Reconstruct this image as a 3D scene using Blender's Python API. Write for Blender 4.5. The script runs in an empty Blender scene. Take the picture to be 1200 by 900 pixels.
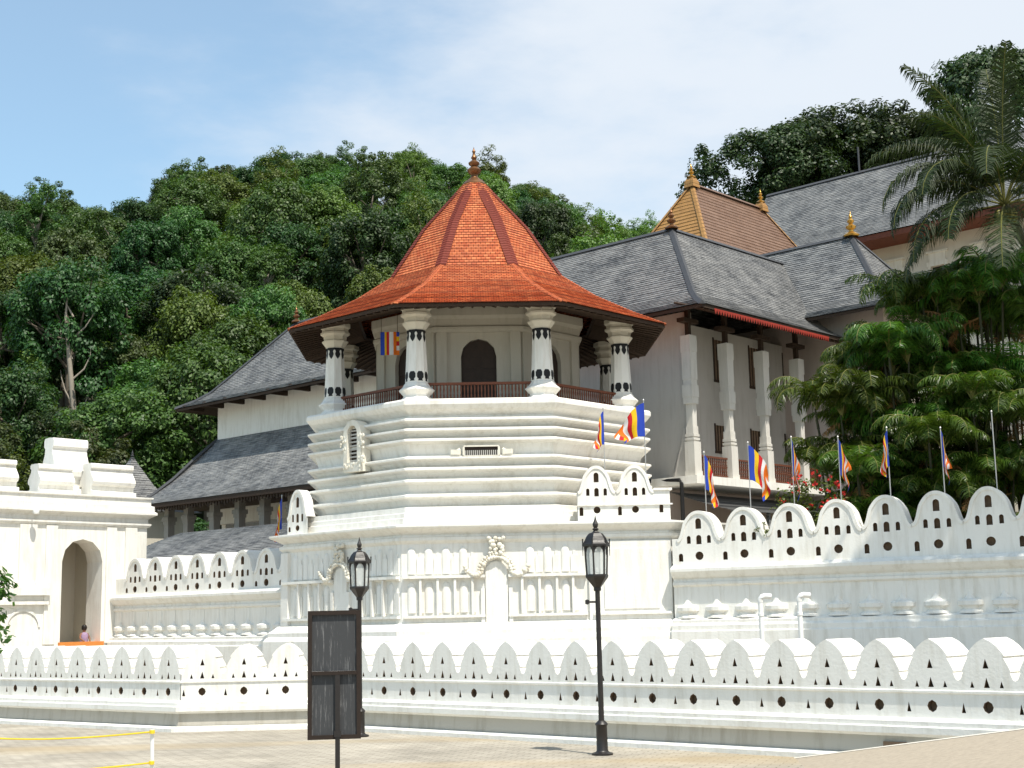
import bpy, bmesh, math, random
from mathutils import Vector, Matrix
from mathutils.geometry import tessellate_polygon

# ------------------------------------------------------------------ camera, sky, sun, exposure
scn = bpy.context.scene
COL = scn.collection
FPX, PIT, ROLL, TH = 1647.0, 0.16509, 0.021418, 0.82269
EYE = 3.0
cd = bpy.data.cameras.new('camera')
cd.sensor_width = 36.0
cd.lens = 36.0 * FPX / 1200.0
cd.clip_start = 0.1
cd.clip_end = 4000
cam = bpy.data.objects.new('camera', cd)
COL.objects.link(cam)
_F = Vector((0, math.cos(PIT), math.sin(PIT)))
_U0 = Vector((0, -math.sin(PIT), math.cos(PIT)))
_R0 = Vector((1, 0, 0))
_c, _s = math.cos(ROLL), math.sin(ROLL)
_R = _c * _R0 - _s * _U0
_U = _s * _R0 + _c * _U0
_M = Matrix(((_R.x, _U.x, -_F.x, 0), (_R.y, _U.y, -_F.y, 0), (_R.z, _U.z, -_F.z, EYE), (0, 0, 0, 1)))
cam.matrix_world = _M
scn.camera = cam

SUN_EL = math.radians(63)
SUN_H = Vector((0.53, -0.848))                       # horizontal direction towards the sun
world = bpy.data.worlds.new('World')
scn.world = world
world.use_nodes = True
wn, wl = world.node_tree.nodes, world.node_tree.links
wn.clear()
w_out = wn.new('ShaderNodeOutputWorld')
w_bg = wn.new('ShaderNodeBackground')
w_bg.inputs['Strength'].default_value = 0.103
w_sky = wn.new('ShaderNodeTexSky')
w_sky.sky_type = 'NISHITA'
w_sky.sun_disc = False
w_sky.sun_elevation = SUN_EL
w_sky.sun_rotation = math.atan2(SUN_H.x, SUN_H.y)
w_sky.air_density = 1.0
w_sky.dust_density = 0.6
w_tc = wn.new('ShaderNodeTexCoord')
w_map = wn.new('ShaderNodeMapping')
w_map.inputs['Scale'].default_value = (1.6, 1.6, 4.2)
w_noise = wn.new('ShaderNodeTexNoise')
w_noise.inputs['Scale'].default_value = 2.2
w_noise.inputs['Detail'].default_value = 7
w_noise.inputs['Roughness'].default_value = 0.58
w_dot = wn.new('ShaderNodeVectorMath'); w_dot.operation = 'DOT_PRODUCT'
w_dot.inputs[1].default_value = (0.95, 0.0, -0.10)    # thin cloud thickens towards the right
w_add = wn.new('ShaderNodeMath'); w_add.operation = 'ADD'
w_mulr = wn.new('ShaderNodeMath'); w_mulr.operation = 'MULTIPLY'; w_mulr.inputs[1].default_value = 1.0
w_ramp = wn.new('ShaderNodeMapRange')
w_ramp.interpolation_type = 'SMOOTHSTEP'
w_ramp.inputs['From Min'].default_value = 0.20
w_ramp.inputs['From Max'].default_value = 0.66
w_ramp.inputs['To Min'].default_value = 0.24
w_ramp.inputs['To Max'].default_value = 0.95
w_mix = wn.new('ShaderNodeMixRGB')
w_mix.inputs['Color2'].default_value = (5.9, 6.35, 6.9, 1)
wl.new(w_tc.outputs['Generated'], w_map.inputs['Vector'])
wl.new(w_map.outputs['Vector'], w_noise.inputs['Vector'])
wl.new(w_tc.outputs['Generated'], w_dot.inputs[0])
wl.new(w_dot.outputs['Value'], w_mulr.inputs[0])
wl.new(w_mulr.outputs[0], w_add.inputs[0])
wl.new(w_noise.outputs['Fac'], w_add.inputs[1])
wl.new(w_add.outputs[0], w_ramp.inputs['Value'])
wl.new(w_ramp.outputs['Result'], w_mix.inputs['Fac'])
w_hs = wn.new('ShaderNodeHueSaturation'); w_hs.inputs['Saturation'].default_value = 1.12; w_hs.inputs['Value'].default_value = 1.42
wl.new(w_sky.outputs['Color'], w_hs.inputs['Color'])
w_tint = wn.new('ShaderNodeMixRGB'); w_tint.blend_type = 'MULTIPLY'; w_tint.inputs['Fac'].default_value = 1.0; w_tint.inputs['Color2'].default_value = (0.97, 1.14, 1.03, 1)
wl.new(w_hs.outputs['Color'], w_tint.inputs['Color1'])
wl.new(w_tint.outputs['Color'], w_mix.inputs['Color1'])
wl.new(w_mix.outputs['Color'], w_bg.inputs['Color'])
wl.new(w_bg.outputs['Background'], w_out.inputs['Surface'])

sd = bpy.data.lights.new('sun', 'SUN')
sd.energy = 4.3
sd.angle = math.radians(0.5)
sd.color = (1.0, 0.945, 0.845)
sun = bpy.data.objects.new('sun', sd)
COL.objects.link(sun)
_sd = Vector((SUN_H.x * math.cos(SUN_EL), SUN_H.y * math.cos(SUN_EL), math.sin(SUN_EL)))
sun.rotation_euler = _sd.to_track_quat('Z', 'Y').to_euler()

vs = scn.view_settings
vs.view_transform = 'Standard'
vs.look = 'None'
vs.gamma = 1.0
vs.use_curve_mapping = False
vs.exposure = 0.46

# ------------------------------------------------------------------ building frame
# a runs along the facade to the right and nearer, b runs away into the depth
C0 = Vector((-1.4086, 57.2118))
E1 = Vector((math.sin(TH), -math.cos(TH)))
E2 = Vector((math.cos(TH), math.sin(TH)))
BROT = math.atan2(E1.y, E1.x)


def W(a, b, z=0.0):
    p = C0 + a * E1 + b * E2
    return Vector((p.x, p.y, z))


def L(x, y):
    d = Vector((x, y)) - C0
    return (d.dot(E1), d.dot(E2))


# ------------------------------------------------------------------ materials
def nodes_of(name):
    m = bpy.data.materials.new(name)
    m.use_nodes = True
    nt = m.node_tree
    p = nt.nodes['Principled BSDF']
    return m, nt.nodes, nt.links, p


def c4(c):
    return (c[0], c[1], c[2], 1.0)


def simple(name, col, rough=0.7, metal=0.0, var=0.15, scale=6.0, bump=0.0, spec=0.3):
    m, n, l, p = nodes_of(name)
    p.inputs['Roughness'].default_value = rough
    p.inputs['Metallic'].default_value = metal
    p.inputs['Specular IOR Level'].default_value = spec
    tc = n.new('ShaderNodeTexCoord')
    no = n.new('ShaderNodeTexNoise')
    no.inputs['Scale'].default_value = scale
    no.inputs['Detail'].default_value = 6
    l.new(tc.outputs['Object'], no.inputs['Vector'])
    mx = n.new('ShaderNodeMixRGB')
    mx.inputs['Color1'].default_value = c4([x * (1 - var) for x in col])
    mx.inputs['Color2'].default_value = c4([min(1, x * (1 + var)) for x in col])
    l.new(no.outputs['Fac'], mx.inputs['Fac'])
    l.new(mx.outputs['Color'], p.inputs['Base Color'])
    if bump:
        b = n.new('ShaderNodeBump')
        b.inputs['Strength'].default_value = bump
        b.inputs['Distance'].default_value = 0.02
        l.new(no.outputs['Fac'], b.inputs['Height'])
        l.new(b.outputs['Normal'], p.inputs['Normal'])
    return m


def plaster(name, col, stain=(0.5, 0.48, 0.42), amount=0.35):
    """lime-washed masonry: broad patches, vertical rain streaks, fine unevenness"""
    m, n, l, p = nodes_of(name)
    p.inputs['Roughness'].default_value = 0.85
    p.inputs['Specular IOR Level'].default_value = 0.2
    tc = n.new('ShaderNodeTexCoord')
    mp = n.new('ShaderNodeMapping'); mp.inputs['Scale'].default_value = (3.0, 3.0, 0.35)
    st = n.new('ShaderNodeTexNoise'); st.inputs['Scale'].default_value = 1.6; st.inputs['Detail'].default_value = 8
    st.inputs['Roughness'].default_value = 0.65
    pa = n.new('ShaderNodeTexNoise'); pa.inputs['Scale'].default_value = 0.9; pa.inputs['Detail'].default_value = 9
    fi = n.new('ShaderNodeTexNoise'); fi.inputs['Scale'].default_value = 14; fi.inputs['Detail'].default_value = 5
    l.new(tc.outputs['Object'], mp.inputs['Vector']); l.new(mp.outputs['Vector'], st.inputs['Vector'])
    l.new(tc.outputs['Object'], pa.inputs['Vector']); l.new(tc.outputs['Object'], fi.inputs['Vector'])
    mr = n.new('ShaderNodeMapRange'); mr.inputs['From Min'].default_value = 0.47; mr.inputs['From Max'].default_value = 0.80
    mr.inputs['To Max'].default_value = amount
    mul = n.new('ShaderNodeMath'); mul.operation = 'ADD'
    l.new(st.outputs['Fac'], mul.inputs[0])
    pm = n.new('ShaderNodeMath'); pm.operation = 'MULTIPLY_ADD'; pm.inputs[1].default_value = 0.5; pm.inputs[2].default_value = -0.25
    l.new(pa.outputs['Fac'], pm.inputs[0]); l.new(pm.outputs[0], mul.inputs[1])
    l.new(mul.outputs[0], mr.inputs['Value'])
    mx = n.new('ShaderNodeMixRGB'); mx.inputs['Color1'].default_value = c4(col); mx.inputs['Color2'].default_value = c4(stain)
    l.new(mr.outputs['Result'], mx.inputs['Fac'])
    l.new(mx.outputs['Color'], p.inputs['Base Color'])
    b = n.new('ShaderNodeBump'); b.inputs['Strength'].default_value = 0.22; b.inputs['Distance'].default_value = 0.03
    ad = n.new('ShaderNodeMath'); ad.operation = 'ADD'
    l.new(pa.outputs['Fac'], ad.inputs[0]); l.new(fi.outputs['Fac'], ad.inputs[1])
    l.new(ad.outputs[0], b.inputs['Height']); l.new(b.outputs['Normal'], p.inputs['Normal'])
    return m


def tiles(name, c1, c2, worn, bw, rh, rough=0.7, metal=0.0, bump=0.5, wornamt=0.5, mortar=None):
    """roof tiles laid along the UVs of a swept roof (metres)"""
    m, n, l, p = nodes_of(name)
    p.inputs['Roughness'].default_value = rough
    p.inputs['Metallic'].default_value = metal
    p.inputs['Specular IOR Level'].default_value = 0.35
    uv = n.new('ShaderNodeUVMap'); uv.uv_map = 'UVMap'
    br = n.new('ShaderNodeTexBrick')
    br.inputs['Scale'].default_value = 1.0
    br.inputs['Brick Width'].default_value = bw
    br.inputs['Row Height'].default_value = rh
    br.inputs['Mortar Size'].default_value = 0.012
    br.inputs['Mortar Smooth'].default_value = 0.3
    br.inputs['Color1'].default_value = c4(c1)
    br.inputs['Color2'].default_value = c4(c2)
    br.inputs['Mortar'].default_value = c4(mortar or [x * 0.35 for x in c1])
    l.new(uv.outputs['UV'], br.inputs['Vector'])
    no = n.new('ShaderNodeTexNoise'); no.inputs['Scale'].default_value = 0.55; no.inputs['Detail'].default_value = 9
    no.inputs['Roughness'].default_value = 0.7
    l.new(uv.outputs['UV'], no.inputs['Vector'])
    mp = n.new('ShaderNodeMapping'); mp.inputs['Scale'].default_value = (0.9, 5.5, 1)
    ro = n.new('ShaderNodeTexNoise'); ro.inputs['Scale'].default_value = 1.3; ro.inputs['Detail'].default_value = 4
    l.new(uv.outputs['UV'], mp.inputs['Vector']); l.new(mp.outputs['Vector'], ro.inputs['Vector'])
    ad = n.new('ShaderNodeMath'); ad.operation = 'MULTIPLY'
    l.new(no.outputs['Fac'], ad.inputs[0]); l.new(ro.outputs['Fac'], ad.inputs[1])
    mr = n.new('ShaderNodeMapRange'); mr.inputs['From Min'].default_value = 0.17; mr.inputs['From Max'].default_value = 0.40
    mr.inputs['To Max'].default_value = wornamt
    l.new(ad.outputs[0], mr.inputs['Value'])
    mx = n.new('ShaderNodeMixRGB'); mx.inputs['Color2'].default_value = c4(worn)
    l.new(br.outputs['Color'], mx.inputs['Color1']); l.new(mr.outputs['Result'], mx.inputs['Fac'])
    l.new(mx.outputs['Color'], p.inputs['Base Color'])
    b = n.new('ShaderNodeBump'); b.inputs['Strength'].default_value = bump; b.inputs['Distance'].default_value = 0.03
    inv = n.new('ShaderNodeMath'); inv.operation = 'SUBTRACT'; inv.inputs[0].default_value = 1.0
    l.new(br.outputs['Fac'], inv.inputs[1])
    sm = n.new('ShaderNodeMath'); sm.operation = 'MULTIPLY_ADD'; sm.inputs[1].default_value = 1.2
    l.new(ro.outputs['Fac'], sm.inputs[0]); l.new(inv.outputs[0], sm.inputs[2])
    l.new(sm.outputs[0], b.inputs['Height']); l.new(b.outputs['Normal'], p.inputs['Normal'])
    return m


def leaves(name, dark, light, trans=0.25, rough=0.5):
    m, n, l, p = nodes_of(name)
    p.inputs['Roughness'].default_value = rough
    p.inputs['Specular IOR Level'].default_value = 0.35
    ge = n.new('ShaderNodeNewGeometry')
    oi = n.new('ShaderNodeObjectInfo')
    mx = n.new('ShaderNodeMixRGB'); mx.inputs['Color1'].default_value = c4(dark); mx.inputs['Color2'].default_value = c4(light)
    l.new(ge.outputs['Random Per Island'], mx.inputs['Fac'])
    hs = n.new('ShaderNodeHueSaturation')
    a1 = n.new('ShaderNodeMath'); a1.operation = 'MULTIPLY_ADD'; a1.inputs[1].default_value = 0.06; a1.inputs[2].default_value = 0.47
    a2 = n.new('ShaderNodeMath'); a2.operation = 'MULTIPLY_ADD'; a2.inputs[1].default_value = 0.7; a2.inputs[2].default_value = 0.65
    l.new(oi.outputs['Random'], a1.inputs[0]); l.new(oi.outputs['Random'], a2.inputs[0])
    l.new(a1.outputs[0], hs.inputs['Hue']); l.new(a2.outputs[0], hs.inputs['Value'])
    l.new(mx.outputs['Color'], hs.inputs['Color'])
    l.new(hs.outputs['Color'], p.inputs['Base Color'])
    if trans:
        tr = n.new('ShaderNodeBsdfTranslucent')
        br = n.new('ShaderNodeMixRGB'); br.blend_type = 'MULTIPLY'; br.inputs['Fac'].default_value = 1
        br.inputs['Color2'].default_value = (1.5, 1.6, 0.6, 1)
        l.new(hs.outputs['Color'], br.inputs['Color1']); l.new(br.outputs['Color'], tr.inputs['Color'])
        sh = n.new('ShaderNodeMixShader'); sh.inputs['Fac'].default_value = trans
        out = n['Material Output']
        l.new(p.outputs['BSDF'], sh.inputs[1]); l.new(tr.outputs['BSDF'], sh.inputs[2])
        l.new(sh.outputs['Shader'], out.inputs['Surface'])
    return m


def flagmat(name):
    m, n, l, p = nodes_of(name)
    p.inputs['Roughness'].default_value = 0.8
    uv = n.new('ShaderNodeUVMap'); uv.uv_map = 'UVMap'
    sp = n.new('ShaderNodeSeparateXYZ'); l.new(uv.outputs['UV'], sp.inputs[0])
    cols = [(0.02, 0.06, 0.45), (0.80, 0.50, 0.01), (0.55, 0.015, 0.02), (0.75, 0.75, 0.75), (0.80, 0.17, 0.01)]

    def ramp(seq):
        r = n.new('ShaderNodeValToRGB'); r.color_ramp.interpolation = 'CONSTANT'
        el = r.color_ramp.elements
        while len(el) < len(seq): el.new(0.5)
        for i, (pos, c) in enumerate(seq):
            el[i].position = pos; el[i].color = c4(c)
        return r
    r1 = ramp([(i / 6, cols[i]) for i in range(5)])
    r2 = ramp([(i / 5, cols[4 - i]) for i in range(5)])
    l.new(sp.outputs['X'], r1.inputs['Fac']); l.new(sp.outputs['Y'], r2.inputs['Fac'])
    gt = n.new('ShaderNodeMath'); gt.operation = 'GREATER_THAN'; gt.inputs[1].default_value = 5 / 6
    l.new(sp.outputs['X'], gt.inputs[0])
    mx = n.new('ShaderNodeMixRGB'); l.new(gt.outputs[0], mx.inputs['Fac'])
    l.new(r1.outputs['Color'], mx.inputs['Color1']); l.new(r2.outputs['Color'], mx.inputs['Color2'])
    tr = n.new('ShaderNodeBsdfTranslucent'); l.new(mx.outputs['Color'], tr.inputs['Color'])
    l.new(mx.outputs['Color'], p.inputs['Base Color'])
    sh = n.new('ShaderNodeMixShader'); sh.inputs['Fac'].default_value = 0.35
    l.new(p.outputs['BSDF'], sh.inputs[1]); l.new(tr.outputs['BSDF'], sh.inputs[2])
    l.new(sh.outputs['Shader'], n['Material Output'].inputs['Surface'])
    return m


def paving(name, c1, c2, bw, rh, rot, sc=1.0):
    m, n, l, p = nodes_of(name)
    p.inputs['Roughness'].default_value = 0.9
    p.inputs['Specular IOR Level'].default_value = 0.2
    tc = n.new('ShaderNodeTexCoord'); mp = n.new('ShaderNodeMapping'); mp.inputs['Rotation'].default_value = (0, 0, rot)
    br = n.new('ShaderNodeTexBrick'); br.inputs['Scale'].default_value = sc
    br.inputs['Brick Width'].default_value = bw; br.inputs['Row Height'].default_value = rh
    br.inputs['Mortar Size'].default_value = 0.012
    br.inputs['Color1'].default_value = c4(c1); br.inputs['Color2'].default_value = c4(c2)
    br.inputs['Mortar'].default_value = c4([x * 0.55 for x in c1])
    no = n.new('ShaderNodeTexNoise'); no.inputs['Scale'].default_value = 0.35; no.inputs['Detail'].default_value = 10
    no.inputs['Roughness'].default_value = 0.7
    l.new(tc.outputs['Object'], mp.inputs['Vector']); l.new(mp.outputs['Vector'], br.inputs['Vector'])
    l.new(tc.outputs['Object'], no.inputs['Vector'])
    mx = n.new('ShaderNodeMixRGB'); mx.blend_type = 'OVERLAY'; mx.inputs['Fac'].default_value = 0.75
    l.new(br.outputs['Color'], mx.inputs['Color1']); l.new(no.outputs['Fac'], mx.inputs['Color2'])
    n2 = n.new('ShaderNodeTexNoise'); n2.inputs['Scale'].default_value = 0.16; n2.inputs['Detail'].default_value = 6
    m2 = n.new('ShaderNodeMapping'); m2.inputs['Scale'].default_value = (.35, 1.6, 1)
    l.new(tc.outputs['Object'], m2.inputs['Vector']); l.new(m2.outputs['Vector'], n2.inputs['Vector'])
    r2 = n.new('ShaderNodeMapRange'); r2.inputs['From Min'].default_value = .5; r2.inputs['From Max'].default_value = .68; r2.inputs['To Max'].default_value = .5
    l.new(n2.outputs['Fac'], r2.inputs['Value'])
    mx2 = n.new('ShaderNodeMixRGB'); mx2.inputs['Color2'].default_value = (0.40, 0.30, 0.16, 1)
    l.new(mx.outputs['Color'], mx2.inputs['Color1']); l.new(r2.outputs['Result'], mx2.inputs['Fac'])
    l.new(mx2.outputs['Color'], p.inputs['Base Color'])
    b = n.new('ShaderNodeBump'); b.inputs['Strength'].default_value = 0.5; b.inputs['Distance'].default_value = 0.02
    iv = n.new('ShaderNodeMath'); iv.operation = 'SUBTRACT'; iv.inputs[0].default_value = 1
    l.new(br.outputs['Fac'], iv.inputs[1]); l.new(iv.outputs[0], b.inputs['Height'])
    l.new(b.outputs['Normal'], p.inputs['Normal'])
    return m


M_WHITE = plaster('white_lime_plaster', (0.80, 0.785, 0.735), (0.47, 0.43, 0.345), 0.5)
M_CREAM = plaster('cream_plaster', (0.62, 0.58, 0.49), (0.50, 0.46, 0.36), 0.4)
M_GREYP = plaster('grey_weathered_plaster', (0.45, 0.44, 0.41), (0.25, 0.24, 0.2), 0.6)
M_PLINTH = plaster('stained_shade_toned_plinth', (0.44, 0.415, 0.36), (0.27, 0.24, 0.185), 0.7)  # stained tan plaster, darkened as well for the moulding's shadow
M_SOOT = simple('lamp_soot', (0.19, 0.13, 0.085), 0.95, var=0.4, scale=8)
M_ORANGE = tiles('orange_clay_tile', (0.46, 0.095, 0.03), (0.68, 0.215, 0.08), (0.22, 0.062, 0.032), 0.19, 0.16, 0.8, bump=0.8, wornamt=0.7)
M_HIP = simple('dark_red_hip_tile', (0.16, 0.028, 0.016), 0.7, var=0.35, scale=9, bump=0.3)
M_SLATE = tiles('grey_slate', (0.075, 0.078, 0.083), (0.175, 0.178, 0.182), (0.36, 0.355, 0.34), 0.26, 0.17, 0.55, bump=1.0, wornamt=0.8)
M_GOLDT = tiles('gilded_tile', (0.36, 0.19, 0.06), (0.44, 0.235, 0.075), (0.27, 0.14, 0.05), 0.35, 0.3, 0.5, metal=0.25, bump=0.6, wornamt=0.5)
M_BROWNT = tiles('brown_roof_tile', (0.155, 0.085, 0.052), (0.20, 0.112, 0.07), (0.26, 0.165, 0.115), 0.25, 0.22, 0.5, metal=0.2, bump=0.5, wornamt=0.6)
M_GOLD = simple('gilded_metal', (0.62, 0.36, 0.08), 0.28, metal=0.9, var=0.12)
M_COPPER = simple('aged_brass', (0.20, 0.10, 0.045), 0.4, metal=0.7, var=0.2)
M_WOODD = simple('dark_timber', (0.045, 0.028, 0.018), 0.8, var=0.4, scale=10, bump=0.2)
M_WOOD = simple('brown_varnished_wood', (0.13, 0.042, 0.02), 0.5, var=0.3, scale=12)
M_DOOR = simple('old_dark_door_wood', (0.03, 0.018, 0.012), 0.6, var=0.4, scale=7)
M_BLACK = simple('black_paint', (0.012, 0.012, 0.013), 0.55, var=0.3)
M_IRON = simple('black_cast_iron', (0.014, 0.011, 0.010), 0.42, var=0.4, scale=20, bump=0.15, spec=0.5)
M_RED = simple('red_painted_fringe', (0.30, 0.032, 0.018), 0.7, var=0.25)
M_STONE = plaster('grey_granite', (0.30, 0.28, 0.25), (0.18, 0.17, 0.15), 0.6)
M_PINK = plaster('pinkish_plaster', (0.48, 0.41, 0.37), (0.36, 0.29, 0.25), 0.5)
M_LEAD = simple('lead_ridge', (0.055, 0.057, 0.062), 0.6, var=0.25, scale=5)
M_ORN = plaster('cream_ornament', (0.74, 0.71, 0.62), (0.48, 0.40, 0.28), 0.6)
M_HALL_SHADE = plaster('shade_toned_hall_plaster', (0.50, 0.48, 0.445), (0.34, 0.31, 0.27), 0.5)  # white plaster darkened to hold the shade on the hall's right end
M_COL_SHADE = plaster('shade_toned_column_plaster', (0.64, 0.62, 0.57), (0.42, 0.39, 0.33), 0.5)  # column white lowered to paint in the shade under the eaves
M_ROOM = plaster('shade_toned_room_plaster', (0.44, 0.41, 0.345), (0.30, 0.27, 0.21), 0.5)  # cream darkened so its colour carries the shade inside the pavilion
M_PIPE = simple('white_plastic_pipe', (0.78, 0.78, 0.76), 0.4, var=0.04)
M_POLE = simple('galvanised_pole', (0.42, 0.42, 0.41), 0.5, metal=0.3, var=0.1)
M_ORSILL = simple('orange_painted_sill', (0.62, 0.22, 0.05), 0.7, var=0.12)
M_YEL = simple('yellow_rope', (0.75, 0.55, 0.03), 0.6, var=0.1)
M_FLAG = flagmat('striped_flag_cloth')
M_BARK = simple('tree_bark', (0.13, 0.11, 0.085), 0.9, var=0.4, scale=5, bump=0.4)
M_DEADW = simple('bleached_dead_wood', (0.30, 0.26, 0.21), 0.9, var=0.3, scale=3, bump=0.3)
M_ROAD = paving('grey_paving_blocks', (0.33, 0.298, 0.243), (0.395, 0.358, 0.295), 0.42, 0.21, 0.35)
M_RAMP = simple('tan_gritty_paving', (0.36, 0.305, 0.235), 0.95, var=0.22, scale=9, bump=0.5)
M_KERB = simple('pale_kerb_stone', (0.62, 0.58, 0.5), 0.85, var=0.12)
M_SOIL = simple('hill_undergrowth', (0.022, 0.035, 0.012), 0.95, var=0.6, scale=0.25, bump=0.6)
M_TERR = simple('bare_earth', (0.22, 0.19, 0.14), 0.95, var=0.25, scale=0.4)

mg, n_, l_, p_ = nodes_of('lantern_glass')
p_.inputs['Base Color'].default_value = (0.80, 0.84, 0.82, 1)
p_.inputs['Roughness'].default_value = 0.12
p_.inputs['Alpha'].default_value = 0.45
M_GLASS = mg

mb_, n_, l_, p_ = nodes_of('weathered_board_panel')
tc = n_.new('ShaderNodeTexCoord'); mp = n_.new('ShaderNodeMapping'); mp.inputs['Scale'].default_value = (16, 16, 1.1)
no = n_.new('ShaderNodeTexNoise'); no.inputs['Scale'].default_value = 1.5; no.inputs['Detail'].default_value = 8
no.inputs['Roughness'].default_value = 0.75
cr = n_.new('ShaderNodeValToRGB')
cr.color_ramp.elements[0].position = 0.54; cr.color_ramp.elements[0].color = (0.036, 0.038, 0.041, 1)
cr.color_ramp.elements[1].position = 0.74; cr.color_ramp.elements[1].color = (0.30, 0.30, 0.30, 1)
l_.new(tc.outputs['Object'], mp.inputs['Vector']); l_.new(mp.outputs['Vector'], no.inputs['Vector'])
l_.new(no.outputs['Fac'], cr.inputs['Fac']); l_.new(cr.outputs['Color'], p_.inputs['Base Color'])
p_.inputs['Roughness'].default_value = 0.7
M_BOARD = mb_


# ------------------------------------------------------------------ mesh builder
class MB:
    def __init__(self):
        self.v, self.f, self.m, self.u = [], [], [], []

    def face(self, pts, m=0, uv=None):
        i = len(self.v)
        self.v.extend([tuple(p) for p in pts])
        self.f.append(tuple(range(i, i + len(pts))))
        self.m.append(m)
        self.u.append(uv if uv else [(p[0], p[2] if abs(p[2]) > 0 else p[1]) for p in pts])

    def box(self, x0, x1, y0, y1, z0, z1, m=0):
        a = [(x0, y0, z0), (x1, y0, z0), (x1, y1, z0), (x0, y1, z0), (x0, y0, z1), (x1, y0, z1), (x1, y1, z1), (x0, y1, z1)]
        for q in ((0, 3, 2, 1), (4, 5, 6, 7), (0, 1, 5, 4), (1, 2, 6, 5), (2, 3, 7, 6), (3, 0, 4, 7)):
            self.face([a[i] for i in q], m)

    def obox(self, P, d, n, u0, u1, o0, o1, z0, z1, m=0):
        """box along direction d (2D) with outward normal n; o = distance out of the plane"""
        def q(u, o, z): return (P[0] + d[0] * u + n[0] * o, P[1] + d[1] * u + n[1] * o, z)
        a = [q(u0, o0, z0), q(u1, o0, z0), q(u1, o1, z0), q(u0, o1, z0), q(u0, o0, z1), q(u1, o0, z1), q(u1, o1, z1), q(u0, o1, z1)]
        for k in ((0, 3, 2, 1), (4, 5, 6, 7), (0, 1, 5, 4), (1, 2, 6, 5), (2, 3, 7, 6), (3, 0, 4, 7)):
            self.face([a[i] for i in k], m)

    def tube(self, pts, rad, sides=8, m=0, caps=True):
        pts = [Vector(p) for p in pts]
        rads = rad if isinstance(rad, (list, tuple)) else [rad] * len(pts)
        rings = []
        for i, p in enumerate(pts):
            t = (pts[min(i + 1, len(pts) - 1)] - pts[max(i - 1, 0)]).normalized()
            r = Vector((1, 0, 0)) if abs(t.x) < 0.8 else Vector((0, 1, 0))
            x = t.cross(r).normalized(); y = t.cross(x)
            rings.append([p + rads[i] * (math.cos(2 * math.pi * k / sides) * x + math.sin(2 * math.pi * k / sides) * y) for k in range(sides)])
        for i in range(len(rings) - 1):
            for k in range(sides):
                k2 = (k + 1) % sides
                self.face([rings[i][k], rings[i][k2], rings[i + 1][k2], rings[i + 1][k]], m)
        if caps:
            self.face(list(reversed(rings[0])), m); self.face(rings[-1], m)

    def lathe(self, cx, cy, prof, sides=16, m=0, rot=0.0, a0=0.0, a1=2 * math.pi):
        full = abs(a1 - a0 - 2 * math.pi) < 1e-6
        cnt = sides
        for j in range(len(prof) - 1):
            (r0, z0), (r1, z1) = prof[j], prof[j + 1]
            for k in range(cnt):
                t0 = rot + a0 + (a1 - a0) * k / cnt; t1 = rot + a0 + (a1 - a0) * (k + 1) / cnt
                p = [(cx + r0 * math.cos(t0), cy + r0 * math.sin(t0), z0), (cx + r0 * math.cos(t1), cy + r0 * math.sin(t1), z0),
                     (cx + r1 * math.cos(t1), cy + r1 * math.sin(t1), z1), (cx + r1 * math.cos(t0), cy + r1 * math.sin(t0), z1)]
                if r0 < 1e-5: p = [p[0], p[2], p[3]]
                elif r1 < 1e-5: p = [p[0], p[1], p[2]]
                self.face(p, m)

    def build(self, name, mats, parent=None, org=(0, 0, 0), smooth=None, weld=True):
        me = bpy.data.meshes.new(name)
        vv = [(x - org[0], y - org[1], z - org[2]) for x, y, z in self.v]
        me.from_pydata(vv, [], self.f)
        me.polygons.foreach_set('material_index', self.m)
        ul = me.uv_layers.new(name='UVMap')
        flat = []
        for fuv in self.u:
            for q in fuv: flat.extend((q[0], q[1]))
        ul.data.foreach_set('uv', flat)
        for mm in (mats if isinstance(mats, (list, tuple)) else [mats]): me.materials.append(mm)
        if weld:
            bm = bmesh.new(); bm.from_mesh(me)
            bmesh.ops.remove_doubles(bm, verts=bm.verts, dist=0.0004)
            bmesh.ops.recalc_face_normals(bm, faces=bm.faces)
            bm.to_mesh(me); bm.free()
        if smooth is not None:
            me.polygons.foreach_set('use_smooth', [True] * len(me.polygons))
            me.set_sharp_from_angle(angle=math.radians(smooth))
        me.update()
        o = bpy.data.objects.new(name, me)
        COL.objects.link(o)
        if parent is not None: o.parent = parent
        return o


ORG = {}


def thing(name, label, cat, loc, rz=0.0, group=None, org=(0, 0, 0)):
    o = bpy.data.objects.new(name, None)
    o.empty_display_size = 0.5
    COL.objects.link(o)
    o.location = loc
    o.rotation_euler = (0, 0, rz)
    o['label'] = label
    o['category'] = cat
    if group: o['group'] = group
    ORG[o.name] = org
    return o


def bthing(name, label, cat, a, b, z, group=None):
    """a thing whose parts are written in building coordinates"""
    return thing(name, label, cat, W(a, b, z), BROT, group, (a, b, z))


def part(name, mb, mats, parent, smooth=None, weld=True):
    org = ORG[parent.name]
    o = mb.build(name, mats, parent, org, smooth, weld)
    ORG[o.name] = org
    return o


def struct(name, mb, mats, smooth=None, kind='structure'):
    o = mb.build(name, mats, None, (0, 0, 0), smooth)
    o['kind'] = kind
    return o


def copy_tree(o, parent=None):
    c = o.copy()
    COL.objects.link(c)
    if parent is not None: c.parent = parent
    for ch in o.children: copy_tree(ch, c)
    return c


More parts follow.
